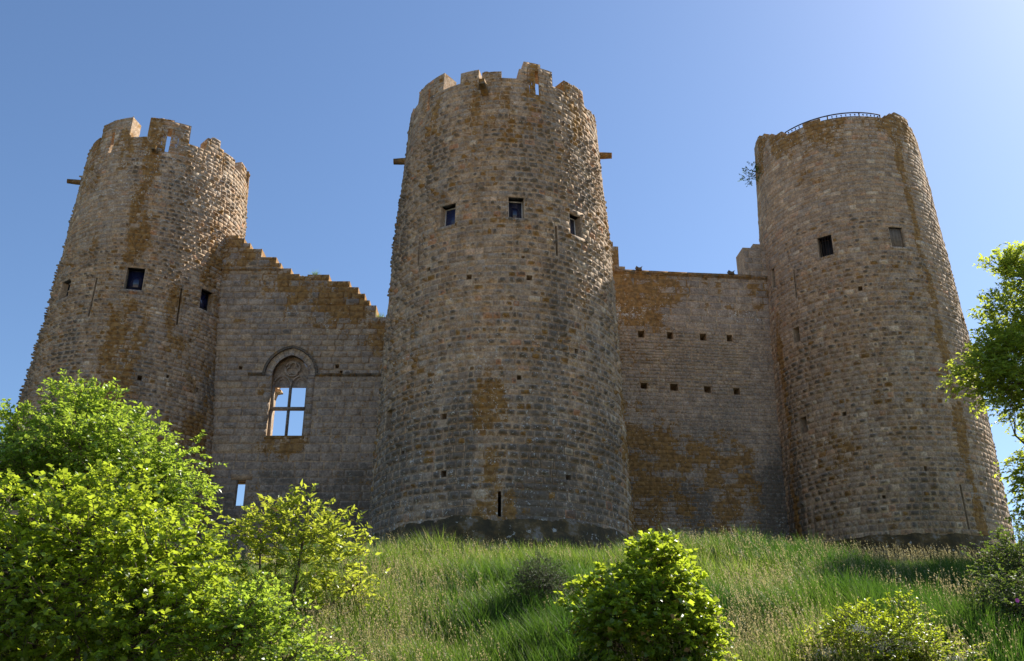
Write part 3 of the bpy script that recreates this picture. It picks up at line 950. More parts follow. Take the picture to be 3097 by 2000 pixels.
# jamb blocks below the arch
for sgn in (-1, 1):
    zc = 15.95
    while zc < 19.2:
        h = min(.3 + .25 * random.random(), 19.22 - zc)
        x0, x1 = (ax + .94, ax + 1.30) if sgn > 0 else (ax - 1.30, ax - .94)
        v, f = boxes(lw, [(x0, x1 - (.0 if sgn > 0 else .001), zc + .006, zc + h - .006, -.022 - .01 * random.random(), .3)])
        part('jamb_block', v, f, M_ASHLAR, root_lw, flatattr(len(v), .15 + .4 * random.random(), .05, .3))
        zc += h
# spandrel fill between arch and wall opening (opening is square-headed in the core)
sp = []
for sgn in (-1, 1):
    pts = [(x, y) for x, y in inner if x * sgn >= -1e-6]
    pts.sort(key=lambda q: q[1])
    for (x0, y0), (x1, y1) in zip(pts[:-1], pts[1:]):
        sp.append(([(ax + x0, az + y0), (ax + sgn * 1.1, az + y0), (ax + sgn * 1.1, az + y1), (ax + x1, az + y1)], .02, .5))
strip('spandrel', sp, root_lw, .3, .1, .3)
# hood mould and string courses
def band(name, A, B, d0, d1, ext=None):
    pl = []
    for k in range(len(A) - 1):
        pl.append(([(ax + A[k][0], az + A[k][1]), (ax + A[k + 1][0], az + A[k + 1][1]), (ax + B[k + 1][0], az + B[k + 1][1]), (ax + B[k][0], az + B[k][1])], d0, d1))
    return strip(name, pl, root_lw, .15, .25, .85)
band('hood_mould', hood0, hood1, -.15, .05)
def course_band(name, u0, u1, z0, z1, pr, tone=.2, dark=.8, step=.7):
    u = u0
    while u < u1 - .05:
        w = min(step * (.7 + .6 * random.random()), u1 - u)
        dz = (random.random() - .5) * .015
        v, f = boxes(lw, [(u + .004, u + w - .004, z0 + dz, z1 + dz, -pr + .02 * random.random(), .06), (u + .004, u + w - .004, z0 - .05 + dz, z0 + dz - .001, -pr * .5, .06)])
        part(name, v, f, M_STONE, root_lw, flatattr(len(v), tone, .35, dark, .3))
        u += w
course_band('string_course', -13.75, ax - 1.32, 19.27, 19.36, .13)
course_band('string_course', ax + 1.32, -5.2, 19.22, 19.31, .13)
course_band('cornice', -15.9, -12.62, 25.36, 25.47, .14, .3, .5)
# tracery panel: solid head with trefoil and two cusped lancets carved in relief
zt = 18.75
D0 = .26
hp = [(x, y) for x, y in arch_pts(.94, -.01, 13)]
poly = [(ax - .94, zt)] + [(ax + x, az + y) for x, y in hp] + [(ax + .94, zt)]
q = len(poly)
ctr = len(poly) * 2
vs = [lw(u, z, D0 + .2) for u, z in poly] + [lw(u, z, D0 + .34) for u, z in poly] + [lw(ax, 19.3, D0 + .2), lw(ax, 19.3, D0 + .34)]
fq = np.array([(i, (i + 1) % q, q + (i + 1) % q, q + i) for i in range(q)])
ft = np.array([(i, (i + 1) % q, ctr) for i in range(q)] + [(q + (i + 1) % q, q + i, ctr + 1) for i in range(q)])
trac = part('window_tracery', V3(vs), [fq, ft], M_ASHLAR, root_lw, flatattr(len(vs), .35, .0, .15))
def ring(name, cx, cz, rad, w, a0=0, a1=360, d0=.1, n=18, parent=None):
    A = [(cx + rad * cos(radians(t)), cz + rad * sin(radians(t))) for t in np.linspace(a0, a1, n)]
    v, f = tube([lw(u, z, D0 + d0 - .01) for u, z in A], w, 6)
    return part(name, v, f, M_ASHLAR, parent, flatattr(len(v), .3, .0, .25))
for k, ang in enumerate((90, 210, 330)):
    cx, cz = ax + .17 * cos(radians(ang)), 19.72 + .17 * sin(radians(ang))
    ring('trefoil_lobe', cx, cz, .185, .045, ang - 118, ang + 118, parent=trac)
    # sunk eye of the lobe
    A = [(cx + .15 * cos(t), cz + .15 * sin(t)) for t in np.linspace(0, 2 * pi, 13)[:-1]]
ring('trefoil_rim', ax, 19.72, .40, .05, parent=trac)
for s_ in (-1, 1):
    R_ = .62
    ring('lancet_rib', ax + s_ * .94 - s_ * R_ * 1.0 + s_ * .0, zt + .0, R_, .05, (0 if s_ > 0 else 110), (70 if s_ > 0 else 180), n=10, parent=trac)
    ring('lancet_rib', ax + s_ * R_, zt, R_, .05, (110 if s_ > 0 else 0), (180 if s_ > 0 else 70), n=10, parent=trac)
    ring('cusp', ax + s_ * .47, zt + .22, .2, .03, -10, 190, n=12, parent=trac)
# mullion, transom, frame, sill
v, f = boxes(lw, [(ax - .055, ax + .055, 15.95, 17.44, D0 - .02, D0 + .2), (ax - .055, ax + .055, 17.58, zt, D0 - .02, D0 + .2)])
part('mullion', v, f, M_ASHLAR, root_lw, flatattr(len(v), .1, .1, .6))
v, f = boxes(lw, [(ax - .94, ax + .94, 17.44, 17.58, D0 - .035, D0 + .2)])
part('transom', v, f, M_ASHLAR, root_lw, flatattr(len(v), .15, .1, .5))
v, f = boxes(lw, [(ax - 1.02, ax + 1.02, 15.78, 15.945, -.08, .9)])
part('sill', v, f, M_STONE, root_lw, flatattr(len(v), .2, .6, .6))
v, f = boxes(lw, [(ax - .94, ax - .82, 15.95, 17.43, D0, D0 + .18), (ax + .82, ax + .94, 15.95, 17.43, D0, D0 + .18), (ax - .94, ax - .82, 17.59, zt - .003, D0, D0 + .18), (ax + .82, ax + .94, 17.59, zt - .003, D0, D0 + .18)])
part('jamb_moulding', v, f, M_ASHLAR, root_lw, flatattr(len(v), .2, .05, .3))
# broken rear arch springing inside the window, upper left
bk = [(ax - .95, 19.3), (ax - .62, 19.25), (ax - .74, 19.0), (ax - .82, 18.8), (ax - .6, 18.72), (ax - .58, 18.62), (ax - .84, 18.58), (ax - .9, 18.4), (ax - .95, 18.2)]
vs = [lw(u, z, .8) for u, z in bk] + [lw(u, z, 1.24) for u, z in bk]; q = len(bk)
fq = np.array([(i, (i + 1) % q, q + (i + 1) % q, q + i) for i in range(q)])
ft = []
for i0, i1, i2 in ((0, 1, 2), (0, 2, 3), (0, 3, 6), (3, 4, 6), (4, 5, 6), (0, 6, 7), (0, 7, 8)):
    ft += [(i0, i1, i2), (q + i2, q + i1, q + i0)]
part('rear_arch_stub', V3(vs), [fq, np.array(ft)], M_STONE, root_lw, flatattr(len(vs), .8, .1, 0))
# little loop window: lintel and inner head
v, f = boxes(lw, [(-14.0, -12.95, 13.675, 13.98, -.02, .4)]); part('lintel', v, f, M_STONE, root_lw, flatattr(8, .4, .1, .2))
v, f = boxes(lw, [(-14.16, -13.69, 12.1, 14.2, 0., .26), (-13.69, -13.26, 12.1, 12.38, 0., .26), (-13.69, -13.26, 13.67, 14.2, 0., .26)]); part('loop_surround', v, f, M_ASHLAR, root_lw, flatattr(len(v), .2, .05, .4))
v, f = boxes(lw, [(-14.1, -13.27, 13.75, 14.15, .8, 1.24)]); part('inner_lintel', v, f, M_SHUTTER, root_lw)
# connection back to the middle tower
v, f = boxes(lw, [(-5.2, -1.2, 9.2, 22.3, -4.2, -.01)]); part('return_wall', v, f, M_MORTAR, root_lw, flatattr(8, .4))

# ------------------------------------------------------------------ right curtain wall
YAW = radians(5.5)
UX, UY = cos(YAW), sin(YAW)
def rw(u, z, d): return (14.8 + u * UX - d * UY, 49.6 + u * UY + d * UX, z)
def rwv(u, z, h): return np.stack([14.8 + u * UX + h * UY, 49.6 + u * UY - h * UX, z + 0 * h + 0 * u], -1)
root_rw = empty('curtain_wall', rw(-5, 11.2, .6), label='straight curtain wall with two rows of square holes beside the right tower', category='wall')
stepsR = [(-14.5, -9.4, 28.6), (-9.4, -9.0, 28.3), (-9.0, -8.7, 28.0), (-8.7, -8.36, 26.72), (-1.48, -1.28, 26.82), (-1.28, -.62, 28.32), (-.62, .6, 28.6)]
def rw_top(u):
    for a, b, z in stepsR:
        if a <= u < b: return z
    return 26.42
op_V = [(-7.82, -7.45, 22.33, 22.75, .9), (-6.17, -5.84, 22.31, 22.73, .9), (-4.3, -3.93, 22.29, 22.71, .9), (-2.76, -2.43, 22.29, 22.7, .9),
        (-7.84, -7.46, 19.3, 19.66, .9), (-6.2, -5.77, 19.25, 19.65, .9), (-4.31, -3.93, 19.2, 19.58, .9), (-2.67, -2.31, 19.14, 19.54, .9)]
us = sorted(set(np.round(np.concatenate([np.arange(-14.5, .6, .8), [.6], [p for s in stepsR for p in s[:2]], [p for o in op_V for p in o[:2]]]), 4)))
zs = sorted(set(np.round(np.concatenate([np.arange(9.5, 26., 1.), [26.42], [p for o in op_V for p in o[2:4]], [s[2] for s in stepsR]]), 4)))
dep = np.zeros((len(us) - 1, len(zs) - 1))
for i in range(len(us) - 1):
    uc = (us[i] + us[i + 1]) / 2
    for j in range(len(zs) - 1):
        zc = (zs[j] + zs[j + 1]) / 2
        if zc > rw_top(uc): dep[i, j] = THW
        for o in op_V:
            if o[0] < uc < o[1] and o[2] < zc < o[3]: dep[i, j] = o[4]
def stain_RW(u, z):
    n = fbm(u * .9, z * .5, 421); n2 = fbm(u * .5, z * 1.6, 431); n3 = fbm(u * 2.4, z * .15, 441)
    left = sm(-u, 4.5, 8.5)
    l = left * sm(z, 22.3, 23.2) * (.45 + .5 * n) + .9 * gauss(z, 25.6, .9) * sm(n3, .5, .7) + .5 * gauss(z, 24.3, .7) * n + (.55 + .5 * n2) * sm(-z, -18.5, -15.) * sm(-u, 1.2, 2.2) * (.6 + .4 * sm(-u, 3, 8)) + .25 * left
    d = .4 * sm(fbm(u * .6, z * .8, 451), .45, .7) + .3 * sm(-z, -19, -12) + .45 * sm(u, -2.0, -.6) * sm(-z, -20, -15)
    p = .25 + .75 * gauss(z, 23.9, .8) * n * 1.3 + .4 * sm(-z, -15, -12) * n2
    l = l * (.25 + 1.1 * sm(fbm(u * 1.2, z * 2.4, 705), .36, .6))
    return np.clip(l, 0, 1), np.clip(d, 0, 1), np.clip(p, 0, 1)
v, f = shell(rw, us, zs, dep, THW, False)
uu = (v[:, 0] - 14.8) * UX + (v[:, 1] - 49.6) * UY
l, d, p = stain_RW(uu, v[:, 2])
part('wall_core', v, f, M_MORTAR, root_rw, np.stack([.25 + .35 * vnoise(uu, v[:, 2], 19), l, d, p], -1))
r = np.random.default_rng(44)
def rw_h(z): return .42 if z > 22.9 else (.19 if z > 19 else .235)
def rw_w(z, u): return .85 if z > 22.9 else ((.26 + .5 * vnoise(u * 1.3, z * 1.1, 55) ** 2) if z > 19 else .36)
S = run_courses(-13., .5, 9.5, 28.7, rw_h, rw_w, lambda z: 1., op_V, rw_top, r, .016, steps=stepsR + [(-8.36, -1.48, 26.42)])
n = len(S); um = (S[:, 0] + S[:, 1]) / 2; zm = (S[:, 2] + S[:, 3]) / 2
rub = (zm < 22.9) & (zm > 19) & (um < -1.6)
D = dict(u0=S[:, 0] + np.where(rub, .012 * r.random(n), 0), u1=S[:, 1] - np.where(rub, .02 * r.random(n), 0), z0=S[:, 2] + np.where(rub, .02 * r.random(n), 0), z1=S[:, 3] - np.where(rub, .02 * r.random(n), 0),
         boss=np.where(rub, .03 * r.random(n), np.where(zm > 22.9, .006, .012 * r.random(n))), proud=np.where(rub, .01 + .05 * r.random(n), np.where(zm > 22.9, .004 + .012 * r.random(n), .004 + .018 * r.random(n))),
         tone=np.clip(np.where(rub, .15 + .7 * r.random(n) + (r.random(n) < .06) * .3, .05 + .62 * r.random(n)), 0, 1))
lay_stones(root_rw, rwv, D, stain_RW, r, visible=lambda px, py, u, z: (u > -8.8) & (py < 530), mat=M_ASHLAR, wob=.05)
u = -9.0
while u < .3:
    w = min(.8 + .5 * random.random(), .4 - u)
    dz = (random.random() - .5) * .03
    if w < .1: break
    v, f = boxes(rw, [(u + .005, u + w - .005, 26.31, 26.47 + dz, -.15 + .02 * random.random(), .9), (u + .005, u + w - .005, 26.24, 26.309, -.07, .05)])
    part('cornice', v, f, M_STONE, root_rw, flatattr(len(v), .3, .4, .6, .3)); u += w
for uc in (-7.58, -2.16):
    pts = [(-.16, 0), (.16, 0), (.13, .12), (.2, .26), (.06, .16), (-.05, .16), (-.17, .25), (-.12, .12)]
    q = len(pts)
    vs = [rw(uc + a, 26.44 + b, -.22) for a, b in pts] + [rw(uc + a, 26.44 + b, .12) for a, b in pts] + [rw(uc, 26.52, -.3), rw(uc, 26.52, .14)]
    fq = np.array([(i, (i + 1) % q, q + (i + 1) % q, q + i) for i in range(q)])
    ft = np.array([(i, (i + 1) % q, 2 * q) for i in range(q)] + [(q + (i + 1) % q, q + i, 2 * q + 1) for i in range(q)])
    part('broken_gargoyle', V3(vs), [fq, ft], M_STONE, root_rw, flatattr(len(vs), .1, .3, .9))
v, f = boxes(rw, [(-13.5, -10.6, 9.5, 26., -5.5, -.01)]); part('return_wall', v, f, M_MORTAR, root_rw, flatattr(8, .4))

# ------------------------------------------------------------------ bird on the left tower
def bird():
    base = V3(TL.mp(-13., 33.52, .25))
    pts = base + V3([[-.12, 0, .10], [-.07, 0, .10], [-.01, 0, .105], [.05, 0, .13], [.075, 0, .175], [.085, 0, .215], [.105, 0, .235], [.13, 0, .225]])
    v, f = tube(pts, [.008, .022, .048, .055, .04, .03, .028, .006], 10)
    o = part('perched_bird', v, f, plain_material('grey_plumage', (.10, .10, .12), (.55, .55, .57), 9, .8), None, smooth=True, loc=base, label='small pale bird perched on the left tower battlement', category='bird')
    for s_ in (-.018, .018):
        v, f = tube([base + [.03, s_, 0], base + [.03, s_, .1]], .006, 4); part('leg', v, f, M_BARK, o)
    v, f = tube([base + [.12, 0, .23], base + [.155, 0, .22]], [.009, .001], 5); part('beak', v, f, M_BARK, o)
bird()

# ------------------------------------------------------------------ vegetation
def nrm(a): return a / (np.linalg.norm(a, axis=-1, keepdims=True) + 1e-9)

def leaf_cloud(sp0, sdir, slen, nl, leaf_l, leaf_w, r, droop=.25, lobed=False, tonebias=0., young=.0):
    """sprigs sp0 (S,3) with direction/length; nl leaves each -> verts, faces, attr, stem polylines"""
    S = len(sp0)
    t = (np.arange(nl)[None] + r.random((S, nl)) * .8) / nl
    t = .15 + .85 * t
    up = V3([0, 0, 1.])
    c = sp0[:, None] + sdir[:, None] * (slen[:, None, None] * t[..., None]) - up * (droop * slen[:, None] * t ** 2)[..., None]
    side = nrm(np.cross(sdir, up) + 1e-4)
    alt = np.where(np.arange(nl) % 2 == 0, 1., -1.)[None, :, None]
    rnd = r.normal(size=(S, nl, 3))
    d = nrm(sdir[:, None] * .7 + side[:, None] * alt * .9 + rnd * .35 - up * .12)
    nn = nrm(up * .75 + sdir[:, None] * .25 + r.normal(size=(S, nl, 3)) * .5)
    s = nrm(np.cross(d, nn)); nn = np.cross(s, d)
    L = leaf_l * (.45 + .95 * r.random((S, nl)))[..., None]
    Wd = L * leaf_w
    b = c
    tip = c + d * L - nn * L * .12
    mid = c + d * L * .48 - nn * L * .02
    l_ = c + d * L * .42 + s * Wd * .5 + nn * Wd * .16
    r_ = c + d * L * .42 - s * Wd * .5 + nn * Wd * .16
    v = np.stack([b, l_, r_, mid, tip], 2).reshape(-1, 3)
    k = (np.arange(S * nl) * 5)[:, None, None]
    f = (np.array([[0, 1, 3], [0, 3, 2], [1, 4, 3], [3, 4, 2]])[None] + k).reshape(-1, 3)
    tone = np.clip(r.random((S, nl)) * .6 + .4 * r.random((S, 1)) + tonebias + .15 * (t - .5), 0, 1)
    yg = (r.random((S, 1)) < young) * (t > .75) * 1.
    at = np.zeros((S * nl, 5, 4)); at[..., 0] = tone.reshape(-1)[:, None]; at[..., 1] = yg.reshape(-1)[:, None]
    return v, f, at.reshape(-1, 4)

def twig_mesh(sp0, sdir, slen, droop, rad):
    S = len(sp0); t = np.array([0, .5, 1.])
    c = sp0[:, None] + sdir[:, None] * (slen[:, None, None] * t[None, :, None]) - V3([0, 0, 1.]) * (droop * slen[:, None] * t[None] ** 2)[..., None]
    side = nrm(np.cross(sdir, V3([0, 0, 1.])) + 1e-4); up = np.cross(side, sdir)
    w = rad * np.array([1., .7, .3])
    a = c + side[:, None] * w[None, :, None]; b = c - side[:, None] * w[None, :, None] * .6 + up[:, None] * w[None, :, None]; e = c - side[:, None] * w[None, :, None] * .6 - up[:, None] * w[None, :, None]
    v = np.stack([a, b, e], 2).reshape(-1, 3)         # S,3,3
    q = []
    for s0 in (0, 1):
        for k in range(3):
            q.append((s0 * 3 + k, s0 * 3 + (k + 1) % 3, s0 * 3 + 3 + (k + 1) % 3, s0 * 3 + 3 + k))
    f = (np.array(q)[None] + (np.arange(S) * 9)[:, None, None]).reshape(-1, 4)
    return v, f

def lumps_fill(main, n, rs, r, top=.35, floor=None):
    """small foliage masses scattered over an ellipsoid's surface and some inside"""
    c, R = V3(main[:3], float), V3(main[3:6], float)
    out = []
    while len(out) < n:
        d = r.normal(size=3); d /= np.linalg.norm(d)
        if d[2] < -top: continue
        q = (.55 + .42 * r.random()) if r.random() < .8 else r.random() * .6
        p = c + R * d * q
        if floor is not None and p[2] < floor: continue
        k = rs * (.6 + .8 * r.random())
        out.append((*p, k, k, k * .8))
    return np.array(out)

def build_plant(name, label, cat, base, lumps, n_sprig, slen, nl, leaf_l, leaf_w, mat, seed, trunks, droop=.25, group=None, crown='crown', twig=.006, tonebias=0., young=0., upb=.35, limb_r=.03, tname='trunk'):
    r = np.random.default_rng(seed)
    root = empty(name, base, label=label, category=cat)
    if group: root['group'] = group
    lumps = np.asarray(lumps)
    wgt = (lumps[:, 3] ** 2); wgt /= wgt.sum()
    idx = r.choice(len(lumps), n_sprig, p=wgt)
    d = nrm(r.normal(size=(n_sprig, 3)) + V3([0, 0, .25]))
    q = .45 + .5 * r.random((n_sprig, 1)) ** .7
    p0 = lumps[idx, :3] + lumps[idx, 3:6] * d * q
    cen = lumps[:, :3].mean(0)
    sd = nrm(d * .75 + nrm(p0 - cen) * .5 + V3([0, 0, upb]) + r.normal(size=(n_sprig, 3)) * .3)
    sl = slen * (.55 + .9 * r.random(n_sprig))
    v, f, at = leaf_cloud(p0, sd, sl, nl, leaf_l, leaf_w, r, droop, tonebias=tonebias, young=young)
    cr = part(crown, v, f, mat, root, at)
    cr['kind'] = 'stuff'
    tv, tf = twig_mesh(p0, sd, sl, droop, twig)
    tw = part('twigs', tv, tf, M_BARK, root); tw['kind'] = 'stuff'
    # trunk(s) and limbs reaching every mass
    geo = []
    tops = []
    for pts, rad in trunks:
        pts = V3(pts, float)
        geo.append(tube(pts, np.linspace(rad, rad * .55, len(pts)), 8)); tops.append(pts)
    for L in lumps:
        c = L[:3]
        best = None
        for pts in tops:
            for k in range(1, len(pts)):
                for t in (.3, .7, 1.):
                    a = pts[k - 1] * (1 - t) + pts[k] * t
                    dist = np.linalg.norm(c - a) + (2. if a[2] > c[2] else 0)
                    if best is None or dist < best[0]: best = (dist, a)
        a = best[1]; mid = (a + c) / 2 + r.normal(size=3) * .08 * best[0] + V3([0, 0, -.06 * best[0]])
        geo.append(tube([a, mid, c], [limb_r, limb_r * .6, limb_r * .25], 5))
    v, f = join(geo)
    part(tname, v, f, M_BARK, root)
    return root

r = np.random.default_rng(77)
gz = lambda x, y: float(hill(x, y))

# tall tree at the left, behind the thicket
b = (-9.2, 20.6, gz(-9.2, 20.6))
lump = np.concatenate([lumps_fill((-9.45, 20.6, 7.45, 1.85, 1.6, 1.75), 46, .5, r), lumps_fill((-7.95, 20.5, 6.5, 1.25, 1.3, 1.5), 30, .45, r), lumps_fill((-11.4, 20.6, 6.9, 1.4, 1.4, 1.3), 24, .48, r)])
build_plant('broadleaf_tree', 'tall bright green tree at far left in front of the left tower', 'tree', b, lump, 3100, .4, 13, .10, .55, M_TREE, 101,
            [([b, (-9.3, 20.6, 6.2), (-9.5, 20.6, 7.8)], .12), ([(b[0], b[1], b[2] + .5), (-8.4, 20.5, 6.2), (-7.9, 20.5, 7.2)], .08), ([(b[0], b[1], b[2] + .4), (-10.5, 20.6, 6.2), (-11.4, 20.6, 7.2)], .08)])
# big hazel thicket, lower left
b = (-6.6, 15.4, gz(-6.6, 15.4))
lump = np.concatenate([lumps_fill((-7.1, 15.6, 4.05, 1.75, 1.4, 1.85), 76, .42, r, top=.95), lumps_fill((-5.5, 15.4, 3.55, 1.0, 1.1, 1.4), 38, .38, r, top=.95), lumps_fill((-8.7, 15.7, 3.8, 1.4, 1.3, 1.9), 36, .42, r, top=.95)])
build_plant('hazel_thicket', 'large spreading hazel bush filling the lower left corner', 'bush', b, lump, 3900, .36, 12, .09, .85, M_HAZEL, 102,
            [([b, (-6.7, 15.4, 3.5), (-7.1, 15.6, 5.0)], .06), ([b, (-6.0, 15.4, 3.2), (-5.5, 15.4, 4.2)], .05), ([b, (-7.6, 15.6, 3.5), (-8.6, 15.7, 4.8)], .06)], crown='foliage', tname='stems')
# low leafy bush between thicket and young tree
b = (-3.9, 15.0, gz(-3.9, 15.0))
lump = np.concatenate([lumps_fill((-4.2, 15.1, 3.05, .95, .8, 1.0), 40, .32, r, top=.95), lumps_fill((-3.1, 15.0, 2.7, .7, .7, .6), 22, .28, r, top=.95)])
build_plant('low_shrub', 'low leafy shrub under the young walnut tree', 'bush', b, lump, 1150, .3, 10, .075, .7, M_TREE, 103,
            [([b, (-4.2, 15.1, 3.0)], .035), ([b, (-3.4, 15.0, 2.7)], .03)], crown='foliage', tname='stems', limb_r=.015)
# young walnut with slender stems
b = (-4.7, 20.2, gz(-4.7, 20.2))
wl = [(-4.35, 20.2, 6.35, .38, .38, .4), (-4.55, 20.2, 5.95, .5, .5, .4), (-4.95, 20.2, 6.0, .42, .4, .35), (-5.3, 20.2, 5.75, .5, .5, .4), (-5.75, 20.2, 5.75, .45, .45, .35), (-4.15, 20.2, 5.55, .6, .5, .4), (-3.75, 20.1, 5.65, .45, .45, .35), (-3.4, 20.1, 5.5, .38, .4, .3),
      (-4.7, 20.2, 5.35, .6, .55, .4), (-5.5, 20.2, 5.2, .55, .5, .4), (-3.6, 20.1, 5.05, .5, .5, .3), (-4.3, 20.0, 4.85, .5, .5, .3), (-3.1, 20.0, 4.6, .4, .4, .3), (-2.95, 20.0, 4.1, .35, .35, .28), (-3.5, 20.0, 4.3, .5, .4, .3), (-5.3, 20.2, 4.6, .45, .4, .3), (-3.4, 19.8, 3.75, .4, .4, .25), (-4.2, 20.0, 4.1, .35, .35, .25)]
build_plant('young_walnut_tree', 'young yellow-green tree with thin grey stems and reddish leaf tips', 'tree', b, wl, 500, .42, 11, .14, .42, M_WALNUT, 104,
            [([b, (-4.55, 20.2, 3.9), (-4.45, 20.2, 5.0), (-4.35, 20.2, 6.3)], .045), ([(b[0] - .25, b[1], b[2]), (-5.15, 20.2, 3.9), (-5.3, 20.2, 5.6)], .035), ([(b[0] - .1, b[1] + .1, b[2]), (-4.95, 20.3, 4.4), (-4.9, 20.2, 5.8)], .022),
             ([(b[0] + .1, b[1] - .1, b[2] + .3), (-3.9, 20.0, 4.1), (-3.1, 20.0, 4.7)], .028)], young=.22, limb_r=.014, upb=.5)
# round hazel bush, centre right
b = (2.2, 16.5, gz(2.2, 16.5))
lump = np.concatenate([lumps_fill((2.2, 16.55, 3.25, 1.12, 1.0, 1.45), 80, .27, r, top=.95), lumps_fill((2.45, 16.55, 4.45, .5, .5, .4), 14, .2, r), lumps_fill((3.0, 16.5, 3.15, .5, .5, .8), 14, .24, r, top=.95), lumps_fill((1.45, 16.5, 3.5, .45, .5, .6), 12, .22, r, top=.95)])
build_plant('hazel_bush', 'rounded hazel bush with glowing yellow-green top in front of the slope', 'bush', b, lump, 2100, .19, 11, .088, .9, M_HAZEL, 105,
            [([b, (2.2, 16.5, 3.2), (2.5, 16.5, 4.5)], .04), ([b, (1.7, 16.5, 3.4)], .03), ([b, (2.9, 16.5, 3.4)], .03)], crown='foliage', tname='stems', limb_r=.012, young=.1)
# dark grey shrub
b = (.7, 20.3, gz(.7, 20.3))
lump = np.concatenate([lumps_fill((.62, 20.3, 4.72, .6, .6, .5), 40, .2, r, top=.9), lumps_fill((1.05, 20.3, 4.5, .42, .42, .42), 14, .18, r, top=.9)])
build_plant('dark_shrub', 'dark grey-green small-leaved shrub on the slope below the middle tower', 'bush', b, lump, 1700, .16, 10, .032, .5, M_DARK, 106, [([b, (.65, 20.3, 4.6)], .03)], crown='foliage', tname='stems', limb_r=.01, twig=.004)
# elder with cream flowers
b = (6.4, 17.0, gz(6.4, 17.0))
lump = np.concatenate([lumps_fill((6.25, 17.0, 3.15, .95, .8, .8), 50, .27, r, top=.9), lumps_fill((7.0, 17.0, 2.95, .6, .55, .62), 22, .23, r, top=.9), lumps_fill((5.4, 16.9, 2.9, .6, .5, .5), 18, .23, r, top=.9)])
el = build_plant('elder_bush', 'leafy bush with cream flower sprays at the lower right', 'bush', b, lump, 1900, .22, 11, .06, .45, M_ELDER, 107, [([b, (6.25, 17.0, 3.1)], .04), ([b, (6.9, 17.0, 2.9)], .03)], crown='foliage', tname='stems', limb_r=.012)
def flower_spray(root, c, R, n, r):
    p = V3(c) + V3(R) * r.normal(size=(n, 3)) * .5
    d = nrm(r.normal(size=(n, 3)) + V3([0, -.5, .8]))
    s = nrm(np.cross(d, V3([0, 0, 1.]) + 1e-3)); t = np.cross(s, d)
    k = .011 * (.6 + .8 * r.random((n, 1)))
    v = np.stack([p + s * k, p + t * k, p - s * k, p - t * k], 1).reshape(-1, 3)
    f = np.arange(4 * n).reshape(-1, 4)
    o = part('flower_spray', v, f, M_FLOWER, root); o['kind'] = 'stuff'
rf = np.random.default_rng(5)
for c in ((5.7, 16.3, 3.4), (5.9, 16.25, 3.3), (6.2, 16.2, 3.2), (6.4, 16.25, 3.12), (6.0, 16.25, 3.1), (7.3, 16.6, 2.95), (7.45, 16.65, 2.75), (7.5, 16.7, 2.6), (7.35, 16.6, 2.7), (5.15, 16.4, 3.05), (5.3, 16.4, 2.8), (5.0, 16.5, 2.7)):
    flower_spray(el, c, (.17, .1, .08), 170, rf)
# brambles on the right
b = (10.4, 20.0, gz(10.4, 20.))
lump = np.concatenate([lumps_fill((10.55, 20.2, 5.0, .95, .9, .75), 30, .34, r, top=.9), lumps_fill((9.7, 19.0, 3.9, .8, .8, .7), 26, .3, r, top=.9), lumps_fill((10.6, 18.6, 3.5, 1.0, .9, 1.), 28, .34, r, top=.9)])
br = build_plant('bramble_thicket', 'dark bramble thicket with pink blossoms at the right edge', 'bush', b, lump, 1900, .3, 10, .062, .6, M_BRAMBLE, 108, [([b, (10.5, 20.1, 5.)], .04), ([b, (9.9, 19.2, 4.0)], .03)], crown='foliage', tname='stems', limb_r=.014)
for c in ((9.35, 18.2, 4.1), (9.6, 18.1, 3.7), (10.2, 17.8, 3.8)):
    lst = []
    for a in range(5):
        t = a * 2 * pi / 5
        d = V3([cos(t), -.35, sin(t)]) * .045; s_ = V3([-sin(t), 0, cos(t)]) * .026
        lst.append((V3([V3(c), V3(c) + d * .6 + s_, V3(c) + d, V3(c) + d * .6 - s_]), np.array([[0, 1, 2, 3]])))
    v, f = join(lst); part('blossom', v, f, M_PINK, br)
# tree leaning in from the right edge
b = (18.6, 31.5, gz(18.6, 31.5))
big = np.concatenate([lumps_fill((19.4, 31.2, 15.0, 2.6, 2.2, 2.9), 64, .6, r, top=.95), lumps_fill((17.1, 31.0, 13.4, 1.5, 1.6, 1.5), 30, .5, r, top=.95), lumps_fill((18.9, 31.0, 11.0, 1.9, 1.9, 1.9), 36, .55, r, top=.95),
                      lumps_fill((18.1, 31.0, 8.6, 1.5, 1.5, 1.5), 26, .5, r, top=.95), lumps_fill((18.6, 31., 17.4, .9, .9, .8), 12, .45, r)])
build_plant('ash_tree', 'airy light green tree reaching in from the right edge', 'tree', b, big, 6000, .5, 11, .15, .5, M_ASH, 109,
            [([b, (18.7, 31.4, 11.), (18.5, 31.3, 14.), (18.7, 31.1, 17.3)], .17), ([(18.7, 31.4, 11.), (18., 31.1, 12.8), (17.1, 31., 13.8)], .07), ([(18.6, 31.4, 9.5), (17.6, 31.1, 10.6), (17., 31., 11.2)], .05)], limb_r=.022)
# little shrub rooted in the right tower's flank
c0 = V3(TR.mp(-88, 33.6, -.05)) + V3([.32, 0, 0])
build_plant('wall_shrub', 'small dark shrub sprouting from the flank of the right tower', 'plant', c0, [(*(c0 + V3([-.75, -.1, .25])), .3, .3, .25), (*(c0 + V3([-.45, -.1, -.1])), .25, .25, .2), (*(c0 + V3([-.75, -.1, -.45])), .22, .22, .16), (*(c0 + V3([-1.15, -.1, -.35])), .15, .2, .12)],
            60, .3, 8, .10, .6, M_BRAMBLE, 110, [([c0 + V3([.3, 0, -.2]), c0 + V3([-.2, 0, -.05]), c0 + V3([-.6, -.1, .1])], .025)], limb_r=.012, crown='foliage', tname='stem')

